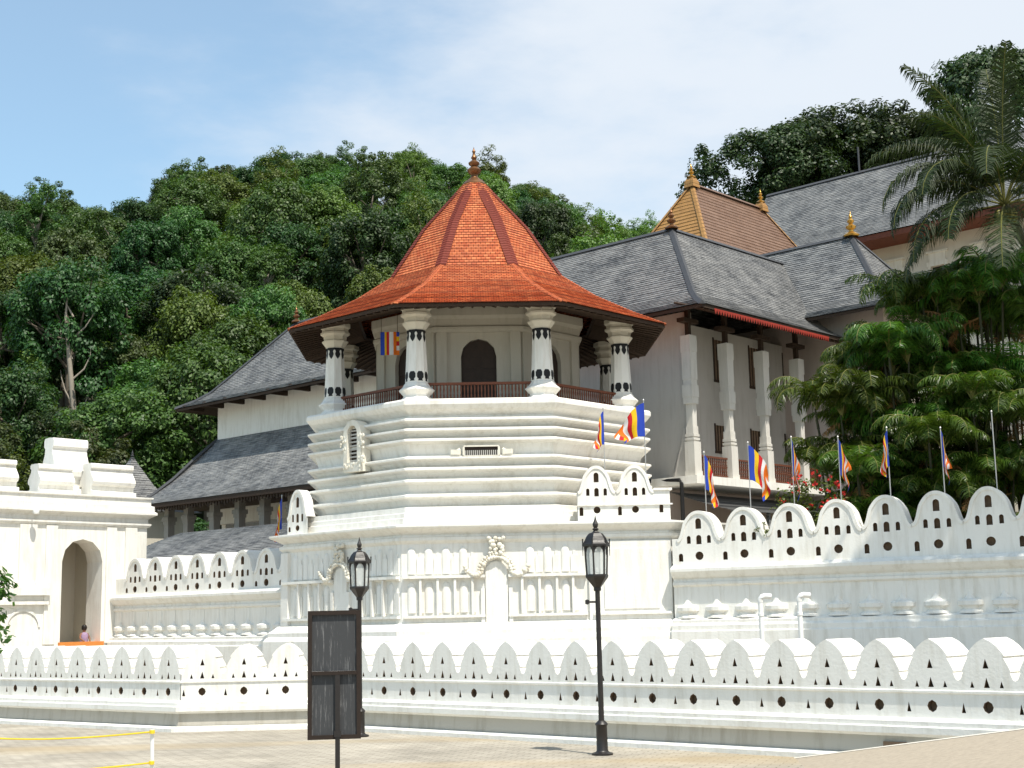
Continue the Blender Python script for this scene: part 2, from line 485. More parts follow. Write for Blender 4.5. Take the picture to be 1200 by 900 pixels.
# ------------------------------------------------------------------ shape helpers
def sweep(mb, path, prof, closed=True, m=0, segmat=None, ends=False):
    n = len(path)
    P = [Vector(p) for p in path]
    nseg = n if closed else n - 1
    dirs = [(P[(i + 1) % n] - P[i]).normalized() for i in range(nseg)]
    nor = [Vector((d.y, -d.x)) for d in dirs]
    mv = []
    for i in range(n):
        if closed or 0 < i < n - 1:
            n1, n2 = nor[(i - 1) % nseg], nor[i % nseg]
            mv.append((n1 + n2) / (1 + n1.dot(n2)))
        else:
            mv.append(nor[0] if i == 0 else nor[-1])
    v = [0.0]
    for j in range(len(prof) - 1):
        v.append(v[-1] + math.hypot(prof[j + 1][0] - prof[j][0], prof[j + 1][1] - prof[j][1]))
    for i in range(nseg):
        i2 = (i + 1) % n
        for j in range(len(prof) - 1):
            q = []
            for (ii, jj) in ((i, j), (i2, j), (i2, j + 1), (i, j + 1)):
                p2 = P[ii] + mv[ii] * prof[jj][0]
                q.append(((p2.x, p2.y, prof[jj][1]), ((p2 - P[i]).dot(dirs[i]) + 31.7 * i, v[jj])))
            r = [q[0]]
            for e in q[1:]:
                if (Vector(e[0]) - Vector(r[-1][0])).length > 1e-4: r.append(e)
            if (Vector(r[0][0]) - Vector(r[-1][0])).length < 1e-4: r.pop()
            if len(r) >= 3:
                mb.face([e[0] for e in r], segmat[i] if segmat else m, [e[1] for e in r])
    if ends and not closed:
        for i in (0, n - 1):
            mb.face([((P[i] + mv[i] * o).x, (P[i] + mv[i] * o).y, z) for o, z in prof], m)


def smooth_curve(pts, step):
    """resample a polyline (off, z) at about `step`"""
    out = [pts[0]]
    for (x0, z0), (x1, z1) in zip(pts[:-1], pts[1:]):
        k = max(1, round(math.hypot(x1 - x0, z1 - z0) / step))
        for i in range(1, k + 1):
            out.append((x0 + (x1 - x0) * i / k, z0 + (z1 - z0) * i / k))
    return out


def courses(pts, step=0.17, lip=0.03):
    c = smooth_curve(pts, step)
    prof = []
    for (x0, z0), (x1, z1) in zip(c[:-1], c[1:]):
        prof.append((x0 + 0.012, z0 + lip)); prof.append((x1, z1))
    return prof


def poly3(P, d, n, o, pts):
    return [(P[0] + d[0] * u + n[0] * o, P[1] + d[1] * u + n[1] * o, z) for u, z in pts]


def plate(mb, P, d, n, outline, holes=(), thick=0.3, depth=0.16, m=0, mh=1, rim=None, open_edges=3):
    """one merlon unit: outline [(u,z)] starts bottom-left, bottom-right; the first edge and the two
    upright edges next to it stay open because they butt against the neighbouring unit"""
    loops = [[Vector((u, z, 0)) for u, z in outline]] + [[Vector((u, z, 0)) for u, z in h] for h in holes]
    flat = [q for lp in loops for q in lp]
    for t in tessellate_polygon(loops):
        mb.face(poly3(P, d, n, 0, [(flat[i].x, flat[i].y) for i in t]), m)
    for t in tessellate_polygon(loops[:1]):
        mb.face(poly3(P, d, n, -thick, [(flat[i].x, flat[i].y) for i in t]), m)
    k = len(outline)
    for i in range(k):
        if open_edges and i in (0, 1, k - 1): continue
        a, b = outline[i], outline[(i + 1) % k]
        f0 = poly3(P, d, n, 0, [a, b]); f1 = poly3(P, d, n, -thick, [b, a])
        mb.face(f0 + f1, m)
    for h in holes:
        kk = len(h)
        for i in range(kk):
            a, b = h[i], h[(i + 1) % kk]
            mid = ((a[0] + b[0]) / 2, (a[1] + b[1]) / 2)
            mb.face(poly3(P, d, n, 0, [a, b]) + poly3(P, d, n, -depth, [b, a]), mh)
        mb.face(poly3(P, d, n, -depth, h), mh)


def circ(u, z, r, k=10, rz=None):
    rz = rz or r
    return [(u + r * math.cos(2 * math.pi * i / k), z + rz * math.sin(2 * math.pi * i / k)) for i in range(k)]


def archhole(u, z0, w, h):
    r = w / 2
    pts = [(u - r, z0), (u + r, z0)]
    for i in range(7):
        t = math.pi * i / 6
        pts.append((u + r * math.cos(t), z0 + h - r + r * math.sin(t)))
    return pts


def tri(u, z0, w, h):
    return [(u - w / 2, z0), (u + w / 2, z0), (u, z0 + h)]


def diamond(u, z, r):
    return [(u + r * c, z + r * 1.12 * s) for c, s in ((1, 0), (.72, .62), (0, 1.0), (-.72, .62), (-1, 0), (-.72, -.62), (0, -1.0), (.72, -.62))]


def seg(p, q):
    P, Q = Vector(p), Vector(q)
    d = (Q - P); ln = d.length; d.normalize()
    return P, d, Vector((d.y, -d.x)), ln


def bullet(mb, P, d, n, u, w, z0, z1, o=0.0, m=0, sides=6, squash=0.55):
    """half-round engaged colonnette with a domed top"""
    r = w / 2
    prof = [(r, z0), (r, z1 - r)] + [(r * math.cos(t), z1 - r + r * math.sin(t) * 1.3) for t in (0.5, 1.0, 1.35)] + [(0.0, z1 + r * 0.3)]
    for j in range(len(prof) - 1):
        (r0, za), (r1, zb) = prof[j], prof[j + 1]
        for k in range(sides):
            t0, t1 = math.pi * k / sides, math.pi * (k + 1) / sides
            def q(rr, t, z):
                return (P[0] + d[0] * (u + rr * math.cos(t)) + n[0] * (o + rr * squash * math.sin(t)),
                        P[1] + d[1] * (u + rr * math.cos(t)) + n[1] * (o + rr * squash * math.sin(t)), z)
            pts = [q(r0, t0, za), q(r0, t1, za), q(r1, t1, zb), q(r1, t0, zb)]
            if r1 < 1e-5: pts = pts[:3]
            mb.face(pts, m)


def ring_solid(mb, P, d, n, u, prof, o=0.0, m=0, sides=5, squash=0.6):
    """half-round solid of changing radius against a wall (pedestals, vases)"""
    for j in range(len(prof) - 1):
        (r0, za), (r1, zb) = prof[j], prof[j + 1]
        for k in range(sides):
            t0, t1 = math.pi * k / sides, math.pi * (k + 1) / sides
            def q(rr, t, z):
                return (P[0] + d[0] * (u + rr * math.cos(t)) + n[0] * (o + rr * squash * math.sin(t)),
                        P[1] + d[1] * (u + rr * math.cos(t)) + n[1] * (o + rr * squash * math.sin(t)), z)
            mb.face([q(r0, t0, za), q(r0, t1, za), q(r1, t1, zb), q(r1, t0, zb)], m)


def arch_wall(mb, P, d, n, u0, u1, z0, z1, openings, thick=0.4, m=0, back=True):
    """wall with arched or square openings [(u, z0, w, h, arched)]"""
    hs = []
    for (u, zz, w, h, ar) in openings:
        hs.append(archhole(u, zz, w, h) if ar else [(u - w / 2, zz), (u + w / 2, zz), (u + w / 2, zz + h), (u - w / 2, zz + h)])
    outline = [(u0, z0), (u1, z0), (u1, z1), (u0, z1)]
    loops = [[Vector((u, z, 0)) for u, z in outline]] + [[Vector((u, z, 0)) for u, z in h] for h in hs]
    flat = [q for lp in loops for q in lp]
    for t in tessellate_polygon(loops):
        mb.face(poly3(P, d, n, 0, [(flat[i].x, flat[i].y) for i in t]), m)
        if back: mb.face(poly3(P, d, n, -thick, [(flat[i].x, flat[i].y) for i in t]), m)
    for h in hs + [outline]:
        k = len(h)
        for i in range(k):
            a, b = h[i], h[(i + 1) % k]
            mb.face(poly3(P, d, n, 0, [a, b]) + poly3(P, d, n, -thick, [b, a]), m)


FINIAL = [(0.30, 0.0), (0.34, 0.06), (0.22, 0.16), (0.10, 0.22), (0.09, 0.28), (0.20, 0.36), (0.22, 0.44), (0.12, 0.52), (0.07, 0.56),
          (0.13, 0.62), (0.15, 0.69), (0.08, 0.77), (0.05, 0.80), (0.085, 0.86), (0.04, 0.94), (0.02, 1.0), (0.0, 1.18)]


def finial(parent, cx, cy, z, s, mat, name='finial'):
    mb = MB()
    mb.lathe(cx, cy, [(r * s, z + zz * s) for r, zz in FINIAL], 14)
    return part(name, mb, mat, parent, smooth=50)


#==STRUCTURE==
# ------------------------------------------------------------------ ground, ramp, hill
mb = MB()
g = [(-1500, -200), (1500, -200), (1500, 2500), (-1500, 2500)]
mb.face([(x, y, 0.0) for x, y in g])
struct('road', mb, M_ROAD)

mb = MB()                                            # raised paved ramp dropping towards the wall
e0, e1_ = Vector((5.55, 30.6, -0.06)), Vector((10.34, 23.04, 1.33))
f0, f1 = Vector((5.2, 27.2, -0.06)), Vector((9.2, 14.0, 1.33))
mb.face([e0, f0, f1, e1_]); mb.face([e0, e1_, (10.34, 23.04, -0.06)]); mb.face([f0, f1, (9.2, 14.0, -0.06)])
mb.face([e1_, f1, (9.2, 14.0, -0.06), (10.34, 23.04, -0.06)])
struct('pavement', mb, M_RAMP)
mb = MB()
dk = (f0 - e0) * 0.05
k0, k1 = e0 + Vector((0, 0, 0.008)), e1_ + Vector((0, 0, 0.008))
mb.face([k0, k1, k1 + dk, k0 + dk]); mb.face([k0, k1, e1_ + Vector((0, 0, -0.2)), e0 + Vector((0, 0, -0.2))])
struct('kerb', mb, M_KERB)

CREST = [(-260, 50), (-140, 58), (-84, 65), (-68, 61), (-56, 67), (-35, 71), (-17, 71), (0, 68), (6, 64), (14, 61), (24, 58), (33, 50), (40, 56), (70, 60), (200, 60)]


def crest(x):
    for (x0, h0), (x1, h1) in zip(CREST[:-1], CREST[1:]):
        if x0 <= x <= x1: return h0 + (h1 - h0) * (x - x0) / (x1 - x0)
    return CREST[0][1] if x < 0 else CREST[-1][1]


def hill_z(x, y):
    s = min(1.0, max(0.0, (y - 98) / 132.0))
    xx = x * 230.0 / max(y, 60)
    h = crest(xx) * s ** 0.95
    if y > 230: h -= (y - 230) * 0.25
    return h + 1.2 * math.sin(x * 0.11) * math.cos(y * 0.09) * s - 0.6


mb = MB()
NX, NY = 80, 40
pt = lambda i, j: (-260 + 460 * i / NX, 90 + 220 * j / NY)
for i in range(NX):
    for j in range(NY):
        q = [pt(i, j), pt(i + 1, j), pt(i + 1, j + 1), pt(i, j + 1)]
        mb.face([(x, y, hill_z(x, y)) for x, y in q])
struct('hill', mb, M_SOIL, smooth=80)

# ------------------------------------------------------------------ lower cloud wall along the road
LW = [(-22.0, -19.5), (4.62, -17.25), (7.55, -14.35), (33.0, -14.35)]
lw = bthing('cloud_wall', 'long low white wall of pointed lamp-hole merlons beside the road', 'wall', 7.5, -14.35, 0)
mb = MB()
sweep(mb, LW, [(0.42, 0.0), (0.42, 0.10), (0.16, 0.13), (0.14, 0.14)], closed=False)
part('apron', mb, M_WHITE, lw)
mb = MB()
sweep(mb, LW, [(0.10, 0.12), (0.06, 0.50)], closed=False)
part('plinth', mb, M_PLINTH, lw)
mb = MB()
sweep(mb, LW, [(0.06, 0.49), (0.10, 0.53), (0.22, 0.56), (0.22, 0.69), (0.17, 0.71), (0.17, 0.80), (0.06, 0.85), (0.0, 0.86)], closed=False)
sweep(mb, LW, [(0.002, 1.34), (0.035, 1.36), (0.035, 1.40), (0.002, 1.415)], closed=False)
sweep(mb, LW, [(-1.05, 0.0), (-1.05, 1.45)], closed=False)
part('moulding', mb, M_WHITE, lw)
MER = [(0, 0), (.11, -.062), (.21, -.155), (.295, -.27), (.335, -.345), (.308, -.362), (.36, -.47), (.41, -.585), (.425, -.64), (.41, -.66), (.445, -.76), (.465, -.80), (.5, -.815)]


def low_unit(mb, P, d, n, u0, s):
    pk = 2.42
    c = u0 + s / 2
    right = [(c + x * s, pk + z) for x, z in MER]
    left = [(c - x * s, pk + z) for x, z in reversed(MER)][:-1]
    outline = [(u0, 0.80), (u0 + s, 0.80)] + list(reversed(right)) + list(reversed(left))
    k = s / 1.165
    holes = [tri(c, 1.84, .12 * k, .19), tri(c, 1.47, .12 * k, .20), tri(c - .30 * k, 1.47, .085 * k, .13), tri(c + .30 * k, 1.47, .085 * k, .13), diamond(c, 1.10, .108), tri(u0 + .075, .98, .09, .20)]
    plate(mb, P, d, n, outline, holes, thick=1.05, depth=0.15)


mb = MB()
P, d, n, ln = seg(LW[0], LW[1])
ns = round(ln / 1.12); s = ln / ns
for k in range(ns): low_unit(mb, P, d, n, k * s, s)
P, d, n, ln = seg(LW[1], LW[2])
for k in range(3): low_unit(mb, P, d, n, 0.02 + k * 1.2, 1.2)
plate(mb, P, d, n, [(3.62, .80), (ln, .80), (ln, 1.59), (3.62, 1.59)], (), thick=1.05)
P, d, n, ln = seg(LW[2], LW[3])
off = 9.5775 - 7.55 - 1.165
plate(mb, P, d, n, [(0, .80), (off, .80), (off, 1.59), (0, 1.59)], (), thick=1.05)
for k in range(21): low_unit(mb, P, d, n, off + k * 1.165, 1.165)
part('parapet', mb, [M_WHITE, M_SOOT], lw)
mb = MB()
P, d, n, ln = seg(LW[2], LW[3])
mb.obox(P, d, n, 17.85, 18.35, 0.07, 0.12, 0.22, 0.38)
part('drain_outlet', mb, M_SOOT, lw)


# ------------------------------------------------------------------ upper cloud walls
def wave(s, h, zv, k=32):
    def f(x):
        t = 2 * min(x, 1 - x)
        g = min(1.0, t / .34)
        return (1 - (1 - t) ** 2.25) * g * g * (3 - 2 * g) if t > 0 else 0.0
    return [(s * i / k, zv + h * f(i / k)) for i in range(k + 1)]


def up_unit(mb, P, d, n, u0, s, zb, zv, h, thick=0.55, between=True, rim=0.11):
    wv = [(u0 + u, z) for u, z in wave(s, h, zv)]
    outline = [(u0, zb), (u0 + s, zb)] + list(reversed(wv))
    c = u0 + s / 2
    q = s / 1.63
    holes = [archhole(c, zv + h * .35, .21 * q, h * .38), archhole(c, zv - .2 * h, .19 * q, .33 * h),
             archhole(c - .37 * q, zv - .17 * h, .14 * q, .28 * h), archhole(c + .37 * q, zv - .17 * h, .14 * q, .28 * h), circ(c, zb + (zv - zb) * .40, .15 * q, 12)]
    if between: holes.append(archhole(u0 + 0.13, zb + (zv - zb) * .22, .16 * q, .28 * (zv - zb)))
    plate(mb, P, d, n, outline, holes, thick=thick, depth=0.2)
    # raised rim that follows the wave
    ins = []
    for i, (u, z) in enumerate(wv):
        a = wv[max(i - 1, 0)]; b = wv[min(i + 1, len(wv) - 1)]
        t = Vector((b[0] - a[0], b[1] - a[1])).normalized()
        ins.append((min(max(u + t.y * rim, u0), u0 + s), z - t.x * rim))
    for i in range(len(wv) - 1):
        mb.face(poly3(P, d, n, 0.035, [wv[i], wv[i + 1], ins[i + 1], ins[i]]), 0)
        mb.face(poly3(P, d, n, 0.035, [ins[i], ins[i + 1]]) + poly3(P, d, n, 0.0, [ins[i + 1], ins[i]]), 0)
        mb.face(poly3(P, d, n, 0.035, [wv[i], wv[i + 1]]) + poly3(P, d, n, 0.0, [wv[i + 1], wv[i]]), 0)


VASE = [(.46, 2.86), (.44, 2.92), (.26, 3.0), (.30, 3.06), (.47, 3.12), (.47, 3.24), (.40, 3.28), (.2, 3.33), (.13, 3.42), (.06, 3.55), (.05, 3.6)]


def upper_wall(name, label, p, q, count, s, start, zadd=0.0, h0=1.05, h1=1.05, zv0=5.55, zv1=5.55, vs_=1.0, th=.6):
    P, d, n, ln = seg(p, q)
    t = bthing(name, label, 'wall', p[0], p[1], 0)
    mb = MB()
    path = [p, q]
    z = zadd
    sweep(mb, path, [(0.42, 0), (0.42, 2.42 + z), (0.36, 2.46 + z), (0.36, 2.62 + z), (0.26, 2.70 + z), (0.26, 2.80 + z), (0.10, 2.86 + z), (0.0, 2.88 + z), (0.0, 3.95 + z),
                     (0.05, 3.98 + z), (0.10, 4.02 + z), (0.10, 4.10 + z), (0.02, 4.13 + z), (0.02, 4.22 + z), (0.14, 4.30 + z), (0.30, 4.48 + z), (0.30, 4.58 + z),
                     (0.14, 4.66 + z), (0.10, 4.70 + z), (-0.6, 4.70 + z), (-0.6, 0)], closed=False, ends=True)
    part('wall_body', mb, M_WHITE, t)
    mb = MB()
    for k in range(count):
        f = k / max(1, count - 1)
        up_unit(mb, P, d, n, start + k * s, s, 4.62 + z, zv0 + (zv1 - zv0) * f, h0 + (h1 - h0) * f, thick=th)
    if start > 0.05:
        plate(mb, P, d, n, [(0, 4.62 + z), (start, 4.62 + z), (start, zv0 + .02), (0, zv0 + .02)], (), thick=0.55)
    part('parapet', mb, [M_WHITE, M_SOOT], t)
    k = 0.5
    while k < ln - 0.4:
        mb = MB()
        ring_solid(mb, P, d, n, k, [(r * vs_ * .86, zz + z) for r, zz in VASE], 0.0)
        mb.obox(P, d, n, k - .13, k + .13, 0.0, 0.025, 3.45 + z, 3.955 + z)
        part('pedestal', mb, M_WHITE, t)
        k += 1.06 * vs_
    return t


pr0, pr1 = L(5.55, 50.05), L(19.6, 42.95)
upper_wall('cloud_wall', 'tall white wave-topped wall shaded by palms, right of the octagonal tower', pr0, pr1, 9, 1.635, 0.18,
           0.0, 0.98, 1.05, 5.62, 5.90, th=.85)
upper_wall('cloud_wall', 'white wave-topped wall between the arched gatehouse and the tower', (-17.45, -6.0), (-4.3, -6.0), 8, 1.60, 0.82,
           -0.30, 0.90, 0.90, 5.10, 5.10, vs_=1.0, th=1.0)

# ------------------------------------------------------------------ octagonal tower
tw = bthing('octagonal_tower', 'white octagonal tower with banded walls and steep orange tiled roof', 'tower', 0, 0, 0)


def octpath(r):
    return [(r * math.cos(math.radians(-67.5 + 45 * k)), r * math.sin(math.radians(-67.5 + 45 * k))) for k in range(8)]


# bulwark under the octagon
DR = [(-3.75, 9.4), (-3.75, -7.05), (2.95, -7.05), (9.70, -0.30), (9.70, 9.4)]
mb = MB()
sweep(mb, DR, [(0.55, 0), (0.55, 2.30), (0.50, 2.40), (0.42, 2.46), (0.42, 2.62), (0.30, 2.72), (0.16, 2.86), (0.0, 2.90), (0.0, 5.66), (0.05, 5.70), (0.13, 5.78), (0.13, 5.88),
               (0.03, 5.92), (0.0, 5.98), (0.16, 6.08), (0.38, 6.21), (0.41, 6.25), (0.41, 6.31), (0.0, 6.36)], closed=False)
mb.face([(a, b, 6.36) for a, b in DR])
part('bulwark', mb, M_WHITE, tw)

# bands of the octagon's body
rims = [10.17, 9.80, 9.42, 8.77, 8.37, 7.94, 7.40]
prof = [(-0.6, 10.93), (0.02, 10.93), (0.08, 10.86), (0.08, 10.72), (0.02, 10.64), (-0.05, 10.56), (-0.22, 10.46), (-0.38, 10.36)]
for i, z in enumerate(rims):
    nx = rims[i + 1] + 0.13 if i + 1 < len(rims) else 7.02
    prof += [(-0.38, z + 0.13), (-0.06, z + 0.06), (0.03, z + 0.03), (0.03, z - 0.035), (-0.02, z - 0.04), (-0.24, z - 0.12)]
    mid = z - 0.15
    if mid - nx > 0.12:
        prof += [(-0.31, mid - 0.35 * (mid - nx)), (-0.38, nx + 0.02)]
prof += [(-0.26, 7.04), (0.04, 6.98), (0.04, 6.80), (0.10, 6.78), (0.10, 6.62), (0.16, 6.60), (0.16, 6.36)]
mb = MB()
sweep(mb, octpath(7.2), prof)
mb.face([(a, b, 10.93) for a, b in octpath(6.6)])
body = part('octagon_body', mb, M_WHITE, tw)

# two rows of colonnettes on the bulwark
mb = MB()
frontP, fd, fn, fl = seg(DR[2], DR[3])
leftP, ld, lnn, ll = seg(DR[1], DR[2])


def colonnade(P, d, n, us, ribs):
    for u in us:
        for z0, z1 in ((4.60, 5.50), (3.24, 4.28)):
            mb = MB()
            bullet(mb, P, d, n, u, 0.30, z0, z1)
            part('colonnette', mb, M_WHITE, tw, smooth=40)
            mb = MB()
            mb.obox(P, d, n, u + .19, u + .45, 0.0, 0.05, z0, z1 - 0.32)
            mb.obox(P, d, n, u + .27, u + .37, 0.0, 0.04, z1 - 0.32, z1 - 0.16)
            part('pilaster', mb, M_WHITE, tw)
    for u in ribs:
        mb = MB()
        mb.obox(P, d, n, u - .045, u + .045, 0.0, 0.17, 3.16, 4.42)
        part('rib', mb, M_WHITE, tw)


us_l = [0.75, 1.37, 1.99, 2.61]; us_l2 = [4.35, 4.95, 5.55, 6.15]
colonnade(leftP, ld, lnn, us_l + us_l2, [1.06, 1.68, 2.30, 4.65, 5.25, 5.85])
us_f = [0.35, 0.96, 1.57, 2.18]; us_f2 = [4.55, 5.17, 5.80]
colonnade(frontP, fd, fn, us_f + us_f2, [0.66, 1.27, 1.88, 2.50, 4.25, 4.86, 5.48, 6.05])
for P, d, n, ranges in ((leftP, ld, lnn, ((0.1, 2.98), (3.95, 6.62))), (frontP, fd, fn, ((0.06, 2.94), (3.76, 6.55)))):
    for a, b in ranges:
        mb = MB()
        mb.obox(P, d, n, a, b, 0.0, 0.21, 4.44, 4.54)
        mb.obox(P, d, n, a, b, 0.0, 0.06, 4.38, 4.439)
        part('ledge', mb, M_WHITE, tw)
        mb = MB()
        mb.obox(P, d, n, a, b, 0.0, 0.17, 3.06, 3.155)
        part('ledge', mb, M_WHITE, tw)
mb = MB()
mb.obox(frontP, fd, fn, 6.62, 9.56, 0.0, 0.13, 2.88, 5.64)
mb.obox(frontP, fd, fn, 7.15, 9.1, 0.13, 0.165, 3.25, 5.35)
mb.obox(frontP, fd, fn, 6.75, 9.5, 0.13, 0.22, 3.05, 3.14)
part('buttress', mb, M_WHITE, tw)
mb = MB()
mb.obox(leftP, ld, lnn, 0.0, 0.42, 0.0, 0.14, 2.88, 5.64)
part('buttress', mb, M_WHITE, tw)


def torana(P, d, n, u, z0, zs, w, name):
    """blind doorway under a bumpy ornamental arch with a lion-face crest"""
    mb = MB()
    pts = archhole(u, z0, w, zs - z0 + w / 2)
    k = len(pts)
    mb.face(poly3(P, d, n, 0.09, pts))
    for i in range(k):
        a, b = pts[i], pts[(i + 1) % k]
        mb.face(poly3(P, d, n, 0.09, [a, b]) + poly3(P, d, n, 0.0, [b, a]))
    for sx in (-1, 1):
        mb.obox(P, d, n, u + sx * (w / 2 + .10) - .07, u + sx * (w / 2 + .10) + .07, 0.0, 0.13, z0, zs - .55)
    door = part(name, mb, M_WHITE, tw)
    rnd = random.Random(5)
    mb = MB()
    def blob(uu, zz, r):
        c = (P[0] + d[0] * uu + n[0] * .19, P[1] + d[1] * uu + n[1] * .19)
        mb.lathe(c[0], c[1], [(0, zz - r), (r * .7, zz - r * .7), (r, zz), (r * .7, zz + r * .7), (0, zz + r)], 7)
    R = w / 2 + .13
    for i in range(19):
        t = math.pi * i / 18
        blob(u + R * math.cos(t), zs + .0 + R * math.sin(t), rnd.uniform(.06, .1))
        blob(u + (R + .11) * math.cos(t), zs + (R + .11) * math.sin(t), rnd.uniform(.04, .08))
    for sx in (-1, 1):
        for i in range(9):
            blob(u + sx * (R + .08 + i * .065), zs - .05 - .12 * math.sin(i * .5) + .02 * i, rnd.uniform(.06, .11))
        for i in range(5):
            blob(u + sx * (R + .5 + .03 * i), zs + .02 + i * .05, rnd.uniform(.05, .09))
    for i in range(26):
        blob(u + rnd.uniform(-.24, .24), zs + R + .12 + rnd.uniform(0, .55), rnd.uniform(.05, .10))
    for sx in (-1, 1):
        blob(u + sx * .26, zs + R + .68, .09); blob(u + sx * .12, zs + R + .42, .11)
    part('arch_ornament', mb, M_ORN, door, smooth=60)


torana(frontP, fd, fn, 3.35, 2.88, 4.62, 0.78, 'blind_door')
torana(leftP, ld, lnn, 3.47, 2.88, 4.62, 0.70, 'blind_door')

# crest on the buttress to the right and the merlon at the left end
mb = MB()
for k, u0 in enumerate((6.30, 7.68)):
    up_unit(mb, frontP, fd, fn, u0, 1.38, 6.30, 7.42, 0.92, thick=0.34)
plate(mb, frontP, fd, fn, [(9.06, 6.30), (9.62, 6.30), (9.62, 7.42), (9.06, 7.42)], [archhole(9.3, 6.62, .14, .3)], thick=0.34)
mb.obox(frontP, fd, fn, 9.04, 9.70, -0.36, 0.06, 7.42, 7.50)
mb.obox(frontP, fd, fn, 6.28, 9.70, 0.0, 0.06, 6.90, 6.95)
part('crest', mb, [M_WHITE, M_SOOT], tw)
mb = MB()
up_unit(mb, leftP, ld, lnn, 0.22, 1.24, 6.30, 7.0, 1.05, thick=0.4)
part('crest', mb, [M_WHITE, M_SOOT], tw)

# windows of the body
lf = [octpath(7.2)[7], octpath(7.2)[0]]               # left-front face (b = -6.65)
Pw, dw, nw, lw_ = seg(lf[0], lf[1])
uw = 0.10 - lf[0][0]
mb = MB()
outer = archhole(uw, 8.50, 0.98, 1.95); inner = archhole(uw, 8.86, 0.56, 1.38)
lo = [[Vector((u, z, 0)) for u, z in outer], [Vector((u, z, 0)) for u, z in inner]]
fl_ = lo[0] + lo[1]
for t in tessellate_polygon(lo):
    mb.face(poly3(Pw, dw, nw, 0.24, [(fl_[i].x, fl_[i].y) for i in t]))
for h, dd in ((outer, -0.25), (inner, -0.02)):
    for i in range(len(h)):
        a, b = h[i], h[(i + 1) % len(h)]
        mb.face(poly3(Pw, dw, nw, 0.24, [a, b]) + poly3(Pw, dw, nw, dd, [b, a]))
rnd = random.Random(3)
for i in range(70):
    t = rnd.uniform(0, 1)
    if i < 26: uu, zz = uw + rnd.choice((-1, 1)) * rnd.uniform(.40, .66), 9.62 + rnd.uniform(-.28, .24)
    elif i < 48: uu, zz = uw + rnd.uniform(-.48, .48), 8.52 + rnd.uniform(0, .3)
    elif i < 60: uu, zz = uw + rnd.choice((-1, 1)) * rnd.uniform(.36, .44), rnd.uniform(8.8, 9.9)
    else: uu, zz = uw + .58 + rnd.uniform(-.1, .1), 8.92 + rnd.uniform(-.1, .12)
    r = rnd.uniform(.04, .075)
    mb.lathe(Pw.x + dw.x * uu + nw.x * .23, Pw.y + dw.y * uu + nw.y * .23, [(0, zz - r), (r * .8, zz - r * .5), (r * .8, zz + r * .5), (0, zz + r)], 6)
wnd = part('window', mb, M_ORN, tw)
mb = MB()
for i in range(9):
    mb.obox(Pw, dw, nw, uw - .27, uw + .27, 0.02, 0.11, 8.90 + i * .14, 8.955 + i * .14)
part('louvre', mb, M_GREYP, wnd)
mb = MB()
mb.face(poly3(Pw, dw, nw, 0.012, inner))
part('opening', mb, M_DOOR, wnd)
ff = [octpath(7.2)[0], octpath(7.2)[1]]
Pf, df, nf, lf_ = seg(ff[0], ff[1])
um = lf_ / 2
mb = MB()
for z0, z1 in ((8.80, 8.84), (9.15, 9.20)):
    mb.obox(Pf, df, nf, um - .64, um + .64, -0.3, 0.035, z0, z1)
for sx in (-1, 1):
    mb.obox(Pf, df, nf, um + sx * .64 - .04, um + sx * .64 + .04, -0.3, 0.033, 8.84, 9.15)
for sx in (-1, 1):
    for i in range(8):
        mb.lathe(Pf.x + df.x * (um + sx * (.8 + .04 * i)) + nf.x * .0, Pf.y + df.y * (um + sx * (.8 + .04 * i)) + nf.y * .0,
                 [(0, 8.82 + .02 * i), (.06, 8.87), (.06, 9.05), (0, 9.12 - .03 * i)], 6)
sw = part('window', mb, M_ORN, tw)
mb = MB()
for i in range(17):
    mb.obox(Pf, df, nf, um - .585 + i * .073 - .017, um - .585 + i * .073 + .017, 0.0, 0.04, 8.842, 9.02)
part('grille', mb, M_GREYP, sw)
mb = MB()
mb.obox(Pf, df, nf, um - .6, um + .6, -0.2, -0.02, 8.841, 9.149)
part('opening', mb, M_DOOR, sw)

# pavilion: eight columns, balustrades, inner room
OCT = octpath(6.12)
ZF = 10.93


def octo(mb, cx, cy, prof, m=0, rot=0.0):
    mb.lathe(cx, cy, prof, 8, m, rot=rot + math.radians(22.5))


